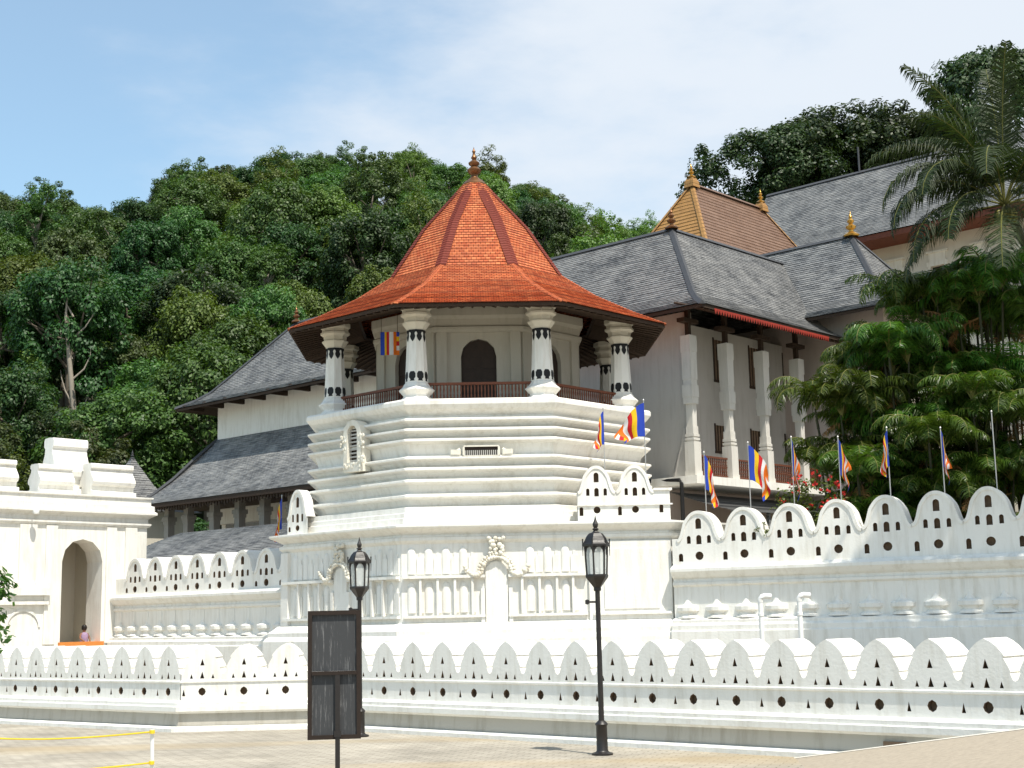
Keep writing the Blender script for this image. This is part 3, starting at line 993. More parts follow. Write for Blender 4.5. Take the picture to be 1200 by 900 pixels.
for k, (cx, cy) in enumerate(OCT):
    rot = math.radians(-67.5 + 45 * k)
    mb = MB()
    octo(mb, cx, cy, [(0.62, ZF - .02), (0.62, ZF + .10), (0.50, ZF + .22), (0.50, ZF + .26), (0.66, ZF + .44), (0.66, ZF + .48), (0.52, ZF + .60), (0.47, ZF + .70),
                      (0.43, ZF + .74), (0.335, ZF + 2.74), (0.335, ZF + 2.76)], rot=rot)
    mbc = mb
    mb = MB()
    octo(mb, cx, cy, [(0.37, ZF + 2.74), (0.37, ZF + 2.78), (0.52, ZF + 2.98), (0.52, ZF + 3.02), (0.44, ZF + 3.06), (0.46, ZF + 3.20), (0.58, ZF + 3.28), (0.58, ZF + 3.36), (0.52, ZF + 3.40),
                      (0.52, ZF + 3.50), (0.60, ZF + 3.56), (0.60, ZF + 3.72), (0.0, ZF + 3.72)], rot=rot)
    mbk = mb
    mb = mbc                                         # painted black leaf motifs
    for j in range(8):
        t = rot + math.radians(45 * j)
        nx_, ny_ = math.cos(t), math.sin(t)
        dx_, dy_ = -ny_, nx_
        def motif(pts, zc0):
            q = []
            for u, z in pts:
                zz = zc0 + z
                ap = (0.43 - 0.095 * (zz - (ZF + .74)) / 2.0) * math.cos(math.radians(22.5)) + 0.006
                q.append((cx + nx_ * ap + dx_ * u, cy + ny_ * ap + dy_ * u, zz))
            mb.face(q, 1)
        motif([(-.145, 0), (.145, 0), (.14, -.09), (.10, -.10), (.075, -.16), (.11, -.26), (.075, -.36), (0, -.46), (-.075, -.36), (-.11, -.26), (-.075, -.16), (-.10, -.10), (-.14, -.09)], ZF + 2.735)
        motif([(-.10, 0), (.10, 0), (.07, .06), (.13, .13), (.13, .27), (.07, .36), (-.07, .36), (-.13, .27), (-.13, .13), (-.07, .06)], ZF + .79)
    col = part('column', mb, [M_WHITE, M_BLACK], tw)
    part('capital', mbk, M_CREAM, col)
for k in range(8):
    P, d, n, ln = seg(OCT[k], OCT[(k + 1) % 8])
    mb = MB()
    mb.obox(P, d, n, .42, ln - .42, -.07, .07, ZF + .66, ZF + .75)
    mb.obox(P, d, n, .42, ln - .42, -.05, .05, ZF + .10, ZF + .17)
    cnt = 30
    for i in range(cnt):
        u = .50 + (ln - 1.0) * i / (cnt - 1)
        x, y = P.x + d.x * u, P.y + d.y * u
        mb.lathe(x, y, [(.026, ZF + .16), (.034, ZF + .27), (.02, ZF + .34), (.036, ZF + .5), (.024, ZF + .67)], 5)
    part('balustrade', mb, M_WOOD, tw)
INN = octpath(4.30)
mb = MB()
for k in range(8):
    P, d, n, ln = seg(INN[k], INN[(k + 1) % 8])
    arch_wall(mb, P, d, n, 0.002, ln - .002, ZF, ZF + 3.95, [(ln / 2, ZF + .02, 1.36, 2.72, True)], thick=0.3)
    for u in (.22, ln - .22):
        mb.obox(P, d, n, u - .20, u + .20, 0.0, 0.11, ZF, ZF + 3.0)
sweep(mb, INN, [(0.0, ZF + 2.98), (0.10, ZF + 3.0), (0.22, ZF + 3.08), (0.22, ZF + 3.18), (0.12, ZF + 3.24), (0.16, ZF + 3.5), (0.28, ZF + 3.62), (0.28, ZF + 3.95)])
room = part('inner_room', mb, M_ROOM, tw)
for k in range(8):
    P, d, n, ln = seg(INN[k], INN[(k + 1) % 8])
    mb = MB()
    mb.face(poly3(P, d, n, -.18, archhole(ln / 2, ZF + .02, 1.35, 2.71)))
    for i in range(2):
        for j in range(3):
            u = ln / 2 + (-.34 if i == 0 else .34)
            mb.obox(P, d, n, u - .24, u + .24, -.178, -.15, ZF + .15 + j * .72, ZF + .72 + j * .72)
    part('door', mb, M_DOOR, room)

# eaves and roof
ZE = 14.32
mb = MB()
RE = octpath(8.0)
APO = 8.0 * math.cos(math.radians(22.5))
sweep(mb, RE, [(-2.7, 14.95), (-1.2, 14.52), (-0.04, ZE - .12), (0.0, ZE - .12), (0.0, ZE + .0)])
for k in range(8):                                    # rafters under the eave
    P, d, n, ln = seg(RE[k], RE[(k + 1) % 8])
    i = 0.3
    while i < ln - .2:
        f = lambda o, u: (P.x + d.x * u + n.x * o, P.y + d.y * u + n.y * o)
        a0, a1 = f(-0.06, i), f(-2.6, ln / 2 + (i - ln / 2) * .62)
        mb.tube([(a0[0], a0[1], ZE - .15), (a1[0], a1[1], 14.84)], 0.05, 4, 0)
        i += .42
part('eaves', mb, M_WOODD, tw)
mb = MB()
BRK = -(APO - 3.48)
pts = [(0.06, ZE - .02), (-1.2, ZE + .62), (-2.6, ZE + 1.42), (BRK, 16.72), (-5.2, 18.85), (-(APO - .42), 21.1)]
sweep(mb, RE, courses(pts, 0.16, 0.035))
rf = part('roof', mb, M_ORANGE, tw)
for k in range(8):
    mb = MB()
    mb2 = MB()
    t = math.radians(-67.5 + 45 * k)
    dx_, dy_ = math.cos(t), math.sin(t)
    px_, py_ = -dy_, dx_
    ks = 1 / math.cos(math.radians(22.5))
    steep = smooth_curve([(BRK, 16.72), (-5.2, 18.85), (-(APO - .5), 20.95)], 0.14)
    for (o0, z0), (o1, z1) in zip(steep[:-1], steep[1:]):
        r0, r1 = (APO + o0) * ks, (APO + o1) * ks
        w0, w1 = min(.24, r0 * .22), min(.24, r1 * .22)
        q = []
        for rr, zz, w, lift in ((r0, z0, w0, .10), (r1, z1, w1, .055)):
            q.append([(rr * dx_ + px_ * w - dx_ * .06, rr * dy_ + py_ * w - dy_ * .06, zz + lift - .02), (rr * dx_, rr * dy_, zz + lift + .01),
                      (rr * dx_ - px_ * w - dx_ * .06, rr * dy_ - py_ * w - dy_ * .06, zz + lift - .02)])
        for i in (0, 1):
            mb.face([q[0][i], q[0][i + 1], q[1][i + 1], q[1][i]])
        mb.face([q[0][0], q[0][1], (q[0][1][0], q[0][1][1], q[0][1][2] - .07), (q[0][0][0], q[0][0][1], q[0][0][2] - .07)])
        mb.face([q[0][1], q[0][2], (q[0][2][0], q[0][2][1], q[0][2][2] - .07), (q[0][1][0], q[0][1][1], q[0][1][2] - .07)])
    low = smooth_curve([(0.05, ZE), (-1.2, ZE + .62), (-2.6, ZE + 1.42), (BRK, 16.72)], 0.14)
    for (o0, z0), (o1, z1) in zip(low[:-1], low[1:]):
        r0, r1 = (APO + o0) * ks, (APO + o1) * ks
        q = []
        for rr, zz, lift in ((r0, z0, .06), (r1, z1, .035)):
            w = .15
            q.append([(rr * dx_ + px_ * w - dx_ * .05, rr * dy_ + py_ * w - dy_ * .05, zz + lift - .02), (rr * dx_, rr * dy_, zz + lift), (rr * dx_ - px_ * w - dx_ * .05, rr * dy_ - py_ * w - dy_ * .05, zz + lift - .02)])
        for i in (0, 1): mb2.face([q[0][i], q[0][i + 1], q[1][i + 1], q[1][i]], 0, [(0, 0), (.15, 0), (.15, .14), (0, .14)])
        mb2.face([q[0][0], q[0][1], (q[0][1][0], q[0][1][1], q[0][1][2] - .06), (q[0][0][0], q[0][0][1], q[0][0][2] - .06)])
        mb2.face([q[0][1], q[0][2], (q[0][2][0], q[0][2][1], q[0][2][2] - .06), (q[0][1][0], q[0][1][1], q[0][1][2] - .06)])
    part('hip_tiles', mb, M_HIP, rf)
    part('hip_ridge', mb2, M_ORANGE, rf)
mb = MB()
mb.lathe(0, 0, [(.78, 20.62), (.80, 20.70), (.74, 20.74)], 8, 0, rot=math.radians(22.5))
part('collar', mb, M_HIP, rf)
mb = MB()
mb.lathe(0, 0, [(.50, 21.0), (.52, 21.08), (.40, 21.22), (.24, 21.34), (.16, 21.42), (.14, 21.52), (.26, 21.62), (.30, 21.74), (.20, 21.84), (.12, 21.90), (.22, 21.98), (.24, 22.06), (.13, 22.15), (.07, 22.2),
                (.13, 22.28), (.07, 22.38), (.05, 22.5), (.08, 22.56), (.03, 22.66), (0, 22.78)], 18)
part('finial', mb, M_COPPER, rf, smooth=50)

#==HALLS==
# ------------------------------------------------------------------ main hall behind the tower
hall = bthing('temple_hall', 'long white temple hall with grey slate hipped roof behind the octagonal tower', 'building', -12, 9.5, 0)
AE, BE, ZH, WI = 5.75, 8.0, 16.22, 5.25
LP = [(-34.0, BE), (AE, BE), (AE, 28.0), (AE - 2 * WI, 28.0), (AE - 2 * WI, BE + 2 * WI), (-34.0, BE + 2 * WI)]
mb = MB()
pts = [(0.05, ZH - .02), (-0.8, ZH + .42), (-1.5, ZH + .95), (-WI + .002, 21.55)]
sweep(mb, LP, courses(pts, 0.17, 0.035))
hr = part('roof', mb, M_SLATE, hall)


def ridge_line(mb, pts, w=0.16, h=0.12):
    for p, q in zip(pts[:-1], pts[1:]):
        p, q = Vector(p), Vector(q)
        t = (q - p).normalized()
        s_ = Vector((-t.y, t.x, 0)).normalized() * w
        up = Vector((0, 0, h))
        dn = Vector((0, 0, -.05))
        mb.face([p + s_ + dn, q + s_ + dn, q + up, p + up]); mb.face([p + up, q + up, q - s_ + dn, p - s_ + dn])
        mb.face([p + s_ + dn, p + up, p - s_ + dn]); mb.face([q + s_ + dn, q + up, q - s_ + dn])


def hip_pts(corner, inward, pts, lift=0.03):
    return [(corner[0] - inward[0] * o, corner[1] - inward[1] * o, z + lift) for o, z in pts]


mb = MB()
ridge_line(mb, hip_pts((AE, BE), (-1, 1), pts))
ridge_line(mb, hip_pts((-34.0, BE), (1, 1), pts))
ridge_line(mb, hip_pts((-34.0, BE + 2 * WI), (1, -1), pts))
ridge_line(mb, [(-34 + WI, BE + WI, 21.56), (AE - WI, BE + WI, 21.56)])
ridge_line(mb, [(AE - WI, BE + WI, 21.56), (AE - WI, 25.0, 21.56)])
part('ridge_cap', mb, M_LEAD, hr)
finial(hr, AE - WI, BE + WI, 21.6, 1.0, M_COPPER)
finial(hr, -34 + WI, BE + WI, 21.6, 1.0, M_COPPER)
mb = MB()
sweep(mb, LP, [(-2.1, ZH + .62), (-0.02, ZH - .16), (0.0, ZH - .16), (0.0, ZH - .01)])
P, d, n, ln = seg(LP[1], LP[2])
for k in range(40):
    u = .2 + k * .42
    mb.tube([(AE - .05, BE + u, ZH - .2), (AE - 1.6, BE + u, ZH + .32)], .055, 4)
for k in range(12):
    u = -33.5 + k * 2.1
    mb.box(u, u + .22, BE + .15, BE + 1.6, ZH - .1, ZH + .18)
part('eaves', mb, M_WOODD, hall)
mb = MB()
for k in range(48):                                   # jagged red fringe board along the right eave
    b0 = BE + .9 + k * .20
    mb.face([(AE + .02, b0, ZH - .10), (AE + .02, b0 + .20, ZH - .10), (AE + .02, b0 + .20, ZH - .14), (AE + .02, b0 + .10, ZH - .36), (AE + .02, b0, ZH - .14)])
    mb.face([(AE - .01, b0, ZH - .10), (AE - .01, b0 + .20, ZH - .10), (AE - .01, b0 + .20, ZH - .14), (AE - .01, b0 + .10, ZH - .36), (AE - .01, b0, ZH - .14)])
part('fringe', mb, M_RED, hall)
# walls
mb = MB()
mb.box(-32.4, -4.0, 10.0, 10.4, 9.05, ZH + .3)
mb.box(-32.4, -32.0, 10.4, 17.0, 0, ZH + .3)
part('front_wall', mb, M_WHITE, hall)
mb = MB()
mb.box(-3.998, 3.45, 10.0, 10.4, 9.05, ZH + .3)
part('shaded_front_wall', mb, M_HALL_SHADE, hall)  # right stretch of the front wall, with shade put into its colour
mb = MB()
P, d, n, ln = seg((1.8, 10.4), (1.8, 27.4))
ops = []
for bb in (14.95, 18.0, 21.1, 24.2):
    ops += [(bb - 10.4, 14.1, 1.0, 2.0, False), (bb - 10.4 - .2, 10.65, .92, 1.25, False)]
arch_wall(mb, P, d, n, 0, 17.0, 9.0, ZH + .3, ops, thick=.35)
part('side_wall', mb, M_HALL_SHADE, hall)  # same darkened plaster, for the shade behind the columns
for (u, zz, w, h, _) in ops:
    mb = MB()
    mb.obox(P, d, n, u - w / 2 - .03, u + w / 2 + .03, -.33, -.09, zz - .03, zz + h + .03, 1)
    for i in range(4):
        mb.obox(P, d, n, u - w / 2 + w * (i + .5) / 4 - .02, u - w / 2 + w * (i + .5) / 4 + .02, -.1, -.06, zz, zz + h, 0)
    mb.obox(P, d, n, u - w / 2 - .06, u - w / 2 + .04, -.11, .03, zz - .06, zz + h + .06, 0)
    mb.obox(P, d, n, u + w / 2 - .04, u + w / 2 + .06, -.11, .03, zz - .06, zz + h + .06, 0)
    mb.obox(P, d, n, u - w / 2 - .08, u + w / 2 + .08, -.1, .05, zz - .12, zz - .002, 0)
    part('window', mb, [M_WOODD, M_SOOT], hall)
# verandah columns of the right end
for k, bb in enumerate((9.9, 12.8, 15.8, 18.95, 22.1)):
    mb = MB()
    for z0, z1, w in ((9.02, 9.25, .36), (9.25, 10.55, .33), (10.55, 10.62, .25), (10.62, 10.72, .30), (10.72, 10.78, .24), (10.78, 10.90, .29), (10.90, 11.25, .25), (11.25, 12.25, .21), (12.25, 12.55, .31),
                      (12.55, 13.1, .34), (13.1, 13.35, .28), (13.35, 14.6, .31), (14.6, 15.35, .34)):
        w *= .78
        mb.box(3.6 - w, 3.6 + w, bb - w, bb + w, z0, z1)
    cl = part('column', mb, M_COL_SHADE, hall)
    mb = MB()
    mb.box(3.5, 3.7, bb - .1, bb + .1, 15.35, ZH + .5)
    mb.box(3.4, 3.8, bb - .55, bb + .55, ZH - .28, ZH - .1)
    part('bracket', mb, M_WOODD, cl)
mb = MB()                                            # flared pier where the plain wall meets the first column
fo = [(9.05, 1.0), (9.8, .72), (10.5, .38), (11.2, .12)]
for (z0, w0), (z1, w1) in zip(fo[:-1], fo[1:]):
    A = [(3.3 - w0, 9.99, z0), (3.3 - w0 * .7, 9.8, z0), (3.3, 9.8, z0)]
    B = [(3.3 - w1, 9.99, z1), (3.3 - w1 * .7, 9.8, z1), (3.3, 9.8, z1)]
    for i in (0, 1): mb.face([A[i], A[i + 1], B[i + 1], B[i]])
part('pier_flare', mb, M_HALL_SHADE, hall)
mb = MB()
mb.box(1.6, 4.1, 9.4, 27, 8.66, 9.02)
mb.box(-7, 1.6, 9.7, 10.0, 8.66, 9.05)
part('balcony_floor', mb, M_WHITE, hall)
for k in range(4):
    mb = MB()
    b0, b1 = 9.45 + k * 2.95, 9.45 + k * 2.95 + 2.3
    b0, b1 = [(10.22, 12.48), (13.12, 15.48), (16.12, 18.63), (19.27, 21.78)][k]
    mb.box(3.55, 3.66, b0, b1, 9.92, 10.0); mb.box(3.56, 3.65, b0, b1, 9.12, 9.18); mb.box(3.57, 3.64, b0, b1, 9.55, 9.59)
    cnt = 15
    for i in range(cnt):
        u = b0 + (b1 - b0) * (i + .5) / cnt
        mb.box(3.58, 3.63, u - .018, u + .018, 9.15, 9.95)
    for i in range(5):
        mb.box(3.575, 3.635, b0, b1, 9.22 + i * .14, 9.24 + i * .14)
    part('balcony_railing', mb, M_WOOD, hall)
mb = MB()
mb.box(-32.4, 1.8, 10.4, 10.8, 0, 8.64)
mb.box(1.4, 1.8, 10.8, 27, 0, 8.64)
part('ground_floor_wall', mb, M_PINK, hall)
mb = MB()
mb.tube([(.9, 9.6, 9.0), (3.2, 9.4, 8.86), (3.3, 9.36, 8.7), (3.3, 9.36, 5.0)], .09, 8)
part('downpipe', mb, M_BLACK, hall)


def lean_roof(mb, eave, top, flare, step=.17, lip=.03):
    """lean-to roof between an eave edge and a top edge, each ((a0,b,z),(a1,b,z)); flare bends it concave"""
    (e0, e1), (t0, t1) = [[Vector(p) for p in e] for e in (eave, top)]
    ln = (t1 - e1).length
    N = round(ln / step)
    def at(f):
        bend = -flare * 4 * f * (1 - f)
        return e0.lerp(t0, f) + Vector((0, 0, bend)), e1.lerp(t1, f) + Vector((0, 0, bend))
    for i in range(N):
        a, b = at(i / N); c, d2 = at((i + 1) / N)
        up = Vector((0, 0, lip))
        v0, v1 = ln * i / N, ln * (i + 1) / N
        mb.face([a + up, b + up, d2, c], 0, [(a.x, v0), (b.x, v0), (d2.x, v1), (c.x, v1)])
        mb.face([a, b, b + up, a + up], 0, [(a.x, v0), (b.x, v0), (b.x, v0 + .02), (a.x, v0 + .02)])


mb = MB()
lean_roof(mb, ((-33.6, 5.0, 10.08), (-4.5, 5.0, 10.08)), ((-32.45, 9.98, 14.3), (-4.5, 9.98, 14.3)), .36)
mb.face([(-33.6, 5.0, 10.08), (-33.0, 7.2, 11.75), (-32.45, 9.98, 14.25), (-32.45, 9.98, 10.0)])
vr = part('verandah_roof', mb, M_SLATE, hall)
mb = MB()
ridge_line(mb, [(-33.6, 5.0, 10.12), (-33.3, 6.1, 10.85), (-33.0, 7.2, 11.75), (-32.7, 8.4, 12.95), (-32.45, 9.95, 14.3)], .14, .1)
part('ridge_cap', mb, M_LEAD, vr)
mb = MB()
mb.box(-33.6, -4.5, 5.02, 5.12, 9.82, 10.06)
mb.box(-33.3, -4.5, 5.12, 9.4, 9.9, 10.0)
for k in range(110):
    a = -33.4 + k * .26
    mb.box(a, a + .12, 5.14, 5.2, 9.55 + .06 * ((k * 7) % 3), 9.9)
part('verandah_eaves', mb, M_WOODD, hall)
for k, a in enumerate((-32.2, -30.2, -27.6, -25.2, -22.9, -20.4, -17.9, -15.4)):
    mb = MB()
    mb.box(a - .22, a + .22, 6.28, 6.72, 6, 8.9); mb.box(a - .26, a + .26, 6.24, 6.76, 8.9, 9.1); mb.box(a - .32, a + .32, 6.18, 6.82, 9.1, 9.35); mb.box(a - .22, a + .22, 6.28, 6.72, 9.35, 9.9)
    part('column', mb, M_STONE, hall)
mb = MB()
lean_roof(mb, ((-29.6, 0.2, 6.0), (-4.0, 0.2, 6.0)), ((-27.4, 4.2, 8.1), (-4.0, 4.2, 8.1)), -.16)
mb.face([(-29.6, .2, 6.0), (-27.4, 4.2, 8.05), (-29.4, 4.2, 6.0)])
mb.box(-29.4, -4.0, .6, 4.2, 5.6, 5.95)
part('porch_roof', mb, M_SLATE, hall)
mb = MB()
mb.box(-29.0, -4.2, 1.0, 6.2, 0, 5.9)
part('porch_wall', mb, M_CREAM, hall)
mb = MB()
lean_roof(mb, ((5.4, 10.2, 7.4), (5.4, 22.0, 7.4)), ((1.85, 10.2, 8.5), (1.85, 22.0, 8.5)), .05)
for k in range(5):
    mb.box(5.1, 5.25, 10.4 + k * 2.8, 10.55 + k * 2.8, 0, 7.45)
part('awning', mb, [M_SLATE], hall)

# ------------------------------------------------------------------ projecting side wing
wing = bthing('side_wing', 'slate-roofed side wing with gilt finial, right of the temple hall', 'building', 3, 24, 0)
ZW = 17.4
WP = [(-6.0, 19.2), (9.0, 19.2), (9.0, 28.4), (-6.0, 28.4)]
wpts = [(0.05, ZW - .02), (-.8, ZW + .42), (-1.5, ZW + .95), (-4.598, 22.4)]
mb = MB()
sweep(mb, WP, courses(wpts, .17, .035))
wr = part('roof', mb, M_SLATE, wing)
mb = MB()
ridge_line(mb, hip_pts((9.0, 19.2), (-1, 1), wpts)); ridge_line(mb, hip_pts((9.0, 28.4), (-1, -1), wpts))
ridge_line(mb, [(-1.4, 23.8, 22.41), (4.4, 23.8, 22.41)])
part('ridge_cap', mb, M_LEAD, wr)
finial(wr, 4.4, 23.8, 22.4, 1.25, M_GOLD)
mb = MB()
sweep(mb, WP, [(-1.5, ZW + .3), (-.02, ZW - .16), (0, ZW - .16), (0, ZW - .01)])
part('eaves', mb, M_WOODD, wing)
mb = MB()
mb.box(-4.6, 7.6, 20.6, 27.2, 0, ZW + .2)
part('wall', mb, M_PINK, wing)

# ------------------------------------------------------------------ gilded shrine roof
sh = bthing('golden_shrine', 'shrine with steep golden and brown tiled roof rising behind the slate roofs', 'building', -8.5, 32, 0)
GA, GB0, GB1, HW = -8.5, 22.9, 40.6, 5.0
GP = [(GA - HW, GB0), (GA + HW, GB0), (GA + HW, GB1), (GA - HW, GB1)]
gp = [(0, 20.9), (-.8, 21.9), (-1.5, 23.1), (-3.0, 25.7), (-HW + .002, 29.1)]
mb = MB()
sweep(mb, GP, courses(gp, .3, .05), segmat=[0, 1, 0, 1])  # long slopes get a browner tile colour than the hip ends
gr = part('roof', mb, [M_GOLDT, M_BROWNT], sh)
mb = MB()
for cx, cy, ix, iy in ((GA + HW, GB0, -1, 1), (GA + HW, GB1, -1, -1), (GA - HW, GB0, 1, 1)):
    mb = MB()
    ridge_line(mb, hip_pts((cx, cy), (ix, iy), gp, .06), .15, .12)
    part('hip_trim', mb, M_GOLDT, gr)
mb = MB()
ridge_line(mb, [(GA, GB0 + HW, 29.12), (GA, GB1 - HW, 29.12)], .2, .14)
part('ridge_cap', mb, M_BROWNT, gr)
for bb in (GB0 + HW, GB1 - HW):
    mb = MB(); mb.lathe(GA, bb, [(.5, 28.9), (.44, 29.3), (.3, 29.5), (.2, 29.55)], 4, rot=math.radians(45)); part('finial_base', mb, M_GOLDT, gr)
    finial(gr, GA, bb, 29.53, .85, M_GOLD)
mb = MB()
mb.box(GA - 4, GA + 4, GB0 + 1, GB1 - 1, 0, 21.6)
part('wall', mb, M_WHITE, sh)

# ------------------------------------------------------------------ large rear building
rb = bthing('rear_hall', 'large cream hall with broad slate roof behind the palms, upper right', 'building', -6, 50, 0)
RP = [(-17, 43.0), (9.5, 43.0), (9.5, 57.0), (-17, 57.0)]
rp = [(0.05, 28.0), (-2.2, 29.75), (-6.998, 34.9)]
# gable ends: sweep the two long slopes only
mb = MB()
sweep(mb, [RP[0], RP[1]], courses(rp, .24, .04), closed=False)
sweep(mb, [RP[2], RP[3]], courses(rp, .24, .04), closed=False)
for a in (-17, 9.5):
    mb.face([(a, 43.5, 28.2), (a, 50, 34.85), (a, 56.5, 28.2)])
rr = part('roof', mb, M_SLATE, rb)
mb = MB()
ridge_line(mb, [(-17, 50, 34.9), (9.5, 50, 34.9)], .22, .16)
part('ridge_cap', mb, M_LEAD, rr)
mb = MB()
mb.tube([(-9.0, 50, 34.9), (-9.0, 50, 36.9)], .07, 6)
part('lightning_rod', mb, M_LEAD, rr)
mb = MB()
mb.box(-17, 9.5, 43.03, 43.18, 27.62, 27.99); mb.box(-17, 9.5, 43.18, 46, 27.75, 27.9)
part('eaves', mb, simple('red_brown_soffit', (0.15, 0.05, 0.03), 0.8, var=0.3), rb)
mb = MB()
P, d, n, ln = seg((-16.5, 46), (9, 46))
wins = [(u, 24.05, 1.0, 1.7, False) for u in (8.7, 11.85, 15.0, 18.15, 21.3)]
arch_wall(mb, P, d, n, 0, 25.5, 0, 28.0, wins, thick=.5)
mb.box(-16.5, 9, 46.5, 56, 0, 28)
part('wall', mb, M_CREAM, rb)
for (u, z0, w, h, _) in wins:
    mb = MB()
    mb.obox(P, d, n, u - .75, u + .75, 0, .12, z0 + h + .02, z0 + h + .32); mb.obox(P, d, n, u - .6, u + .6, 0, .09, z0 + h + .322, z0 + h + .9)
    mb.obox(P, d, n, u - .78, u + .78, 0, .18, z0 + h + .9, z0 + h + 1.05); mb.obox(P, d, n, u - .7, u + .7, 0, .14, z0 - .2, z0 - .01)
    for sx in (-1, 1): mb.obox(P, d, n, u + sx * .58 - .085, u + sx * .58 + .085, 0, .10, z0 - .011, z0 + h + .021)
    wf = part('window', mb, M_ORN, rb)
    mb = MB(); mb.obox(P, d, n, u - .5, u + .5, -.3, -.25, z0, z0 + h); part('shutter', mb, M_DOOR, wf)

# ------------------------------------------------------------------ small turret roof behind the gatehouse
tu = bthing('roof_turret', 'small curved slate turret roof with spike behind the gatehouse crest', 'turret', -38.8, 8.0, 0)
mb = MB()
sq = [(-38.8 + sx * 3.2, 8.0 + sy * 3.2) for sx, sy in ((-1, -1), (1, -1), (1, 1), (-1, 1))]
tp = [(0, 10.0), (-.9, 10.45), (-1.6, 11.0), (-2.2, 11.8), (-2.7, 12.75), (-3.12, 13.6)]
sweep(mb, sq, courses(tp, .17, .03))
tr_ = part('roof', mb, M_SLATE, tu)
finial(tr_, -38.8, 8.0, 13.55, .55, M_LEAD, 'spike')
mb = MB()
mb.box(-41.2, -36.4, 5.6, 10.4, 0, 10.1)
part('wall', mb, M_CREAM, tu)

# ------------------------------------------------------------------ gatehouse on the left
ga = bthing('gatehouse', 'white arched gatehouse with stepped crest at the left edge', 'gatehouse', -17.5, -8, 0)
AG = -17.5
P, d, n, ln = Vector((AG, -24.0)), Vector((0, 1)), Vector((1, 0)), 19.7
U = lambda b: b + 24.0
mb = MB()
arch_wall(mb, P, d, n, 0, U(-4.38), 0.0, 8.0, [(U(-7.67), 2.34, 2.0, 4.58, True)], thick=1.3, back=False)
mb.face([(AG, -4.38, 0), (AG - 4.5, -4.38, 0), (AG - 4.5, -4.38, 8.0), (AG, -4.38, 8.0)])
mb.face([(AG - 4.5, -24, 0), (AG - 4.5, -4.38, 0), (AG - 4.5, -4.38, 8.0), (AG - 4.5, -24, 8.0)])
mb.face([(AG - .2, -24, 8.05), (AG - .2, -4.4, 8.05), (AG - 4.5, -4.4, 8.05), (AG - 4.5, -24, 8.05)])
part('wall', mb, M_WHITE, ga)
mb = MB()
mb.box(AG - 3.0, AG - 1.3, -9.6, -6.2, 2.12, 2.18)
mb.box(AG - 3.05, AG - 3.0, -9.9, -5.6, 2.1, 7.6)
mb.box(AG - 3.0, AG - 1.3, -6.3, -6.2, 2.18, 7.6)
mb.box(AG - 3.0, AG - 1.3, -9.7, -9.6, 2.18, 7.6)
mb.box(AG - 3.0, AG - 1.3, -9.6, -6.3, 7.3, 7.4)
mb.box(AG - 1.3, AG - .6, -8.65, -6.69, 2.12, 2.18)
part('passage', mb, M_CREAM, ga)
mb = MB()
mb.box(AG - .5, AG + .10, -8.75, -6.55, 2.16, 2.37)
part('sill', mb, M_ORSILL, ga)
mb = MB()
pth = [(AG, -24.0), (AG, -4.38), (AG - 4.5, -4.38)]
sweep(mb, pth, [(0.0, 7.50), (.08, 7.54), (.14, 7.62), (.14, 7.70), (.03, 7.74), (.03, 7.90), (.12, 7.98), (.34, 8.10), (.34, 8.2), (.24, 8.26), (.24, 8.50), (.12, 8.54), (.12, 8.82), (.2, 8.86), (.2, 8.92), (-.6, 8.96)], closed=False)
for b0, b1, w in ((-5.55, -4.95, .10), (-6.5, -6.0, .07), (-9.5, -8.95, .07), (-10.75, -9.95, .10)):
    mb.box(AG + .001, AG + w, b0, b1, 4.75 if w > .08 else 2.3, 7.5)
mb.box(AG + .002, AG + .28, -11.2, -9.3, 4.42, 4.75); mb.box(AG + .002, AG + .18, -11.2, -9.35, 4.75, 4.95); mb.box(AG + .002, AG + .20, -12.0, -9.35, 4.02, 4.16)
mb.box(AG + .002, AG + .18, -5.6, -4.45, 4.75, 4.95); mb.box(AG + .002, AG + .26, -5.7, -4.4, 4.42, 4.75)
part('moulding', mb, M_WHITE, ga)
mb = MB()
ar = [( -10.45 + .82 * math.cos(t), 3.05 + .78 * math.sin(t)) for t in [math.pi * i / 12 for i in range(13)]]
ai = [( -10.45 + .72 * math.cos(t), 3.05 + .68 * math.sin(t)) for t in [math.pi * i / 12 for i in range(13)]]
for i in range(12):
    mb.face([(AG + .05, *ar[i]), (AG + .05, *ar[i + 1]), (AG + .05, *ai[i + 1]), (AG + .05, *ai[i])])
    mb.face([(AG + .05, *ar[i]), (AG + .05, *ar[i + 1]), (AG, *ar[i + 1]), (AG, *ar[i])])
part('blind_arch', mb, M_WHITE, ga)
OG = [(0, 1.0), (.27, .99), (.33, .95), (.33, .85), (.25, .81), (.27, .72), (.36, .62), (.47, .50), (.50, .42), (.47, .34), (.36, .29), (.33, .18), (.36, .14), (.54, .12), (.54, 0)]


def crest_piece(a, b0, b1, w, z0, h):
    mb = MB()
    prof = [(a + x * w, z0 + z * h) for x, z in OG]
    prof = prof + [(a - x * w, z0 + z * h) for x, z in reversed(OG)]
    for i in range(len(prof) - 1):
        p, q = prof[i], prof[i + 1]
        mb.face([(p[0], b0, p[1]), (q[0], b0, q[1]), (q[0], b1, q[1]), (p[0], b1, p[1])])
    lp = [[Vector((x, z, 0)) for x, z in prof]]
    for t in tessellate_polygon(lp):
        for b in (b0, b1): mb.face([(prof[i][0], b, prof[i][1]) for i in t])
    part('crest', mb, M_WHITE, ga)


crest_piece(-18.5, -9.6, -7.9, 1.15, 8.94, 1.35)
crest_piece(-19.3, -8.5, -6.75, 1.3, 8.94, 2.7)
crest_piece(-18.15, -7.2, -5.0, 1.2, 8.94, 1.5)
crest_piece(-18.3, -13.0, -10.75, 1.2, 8.94, 1.4)

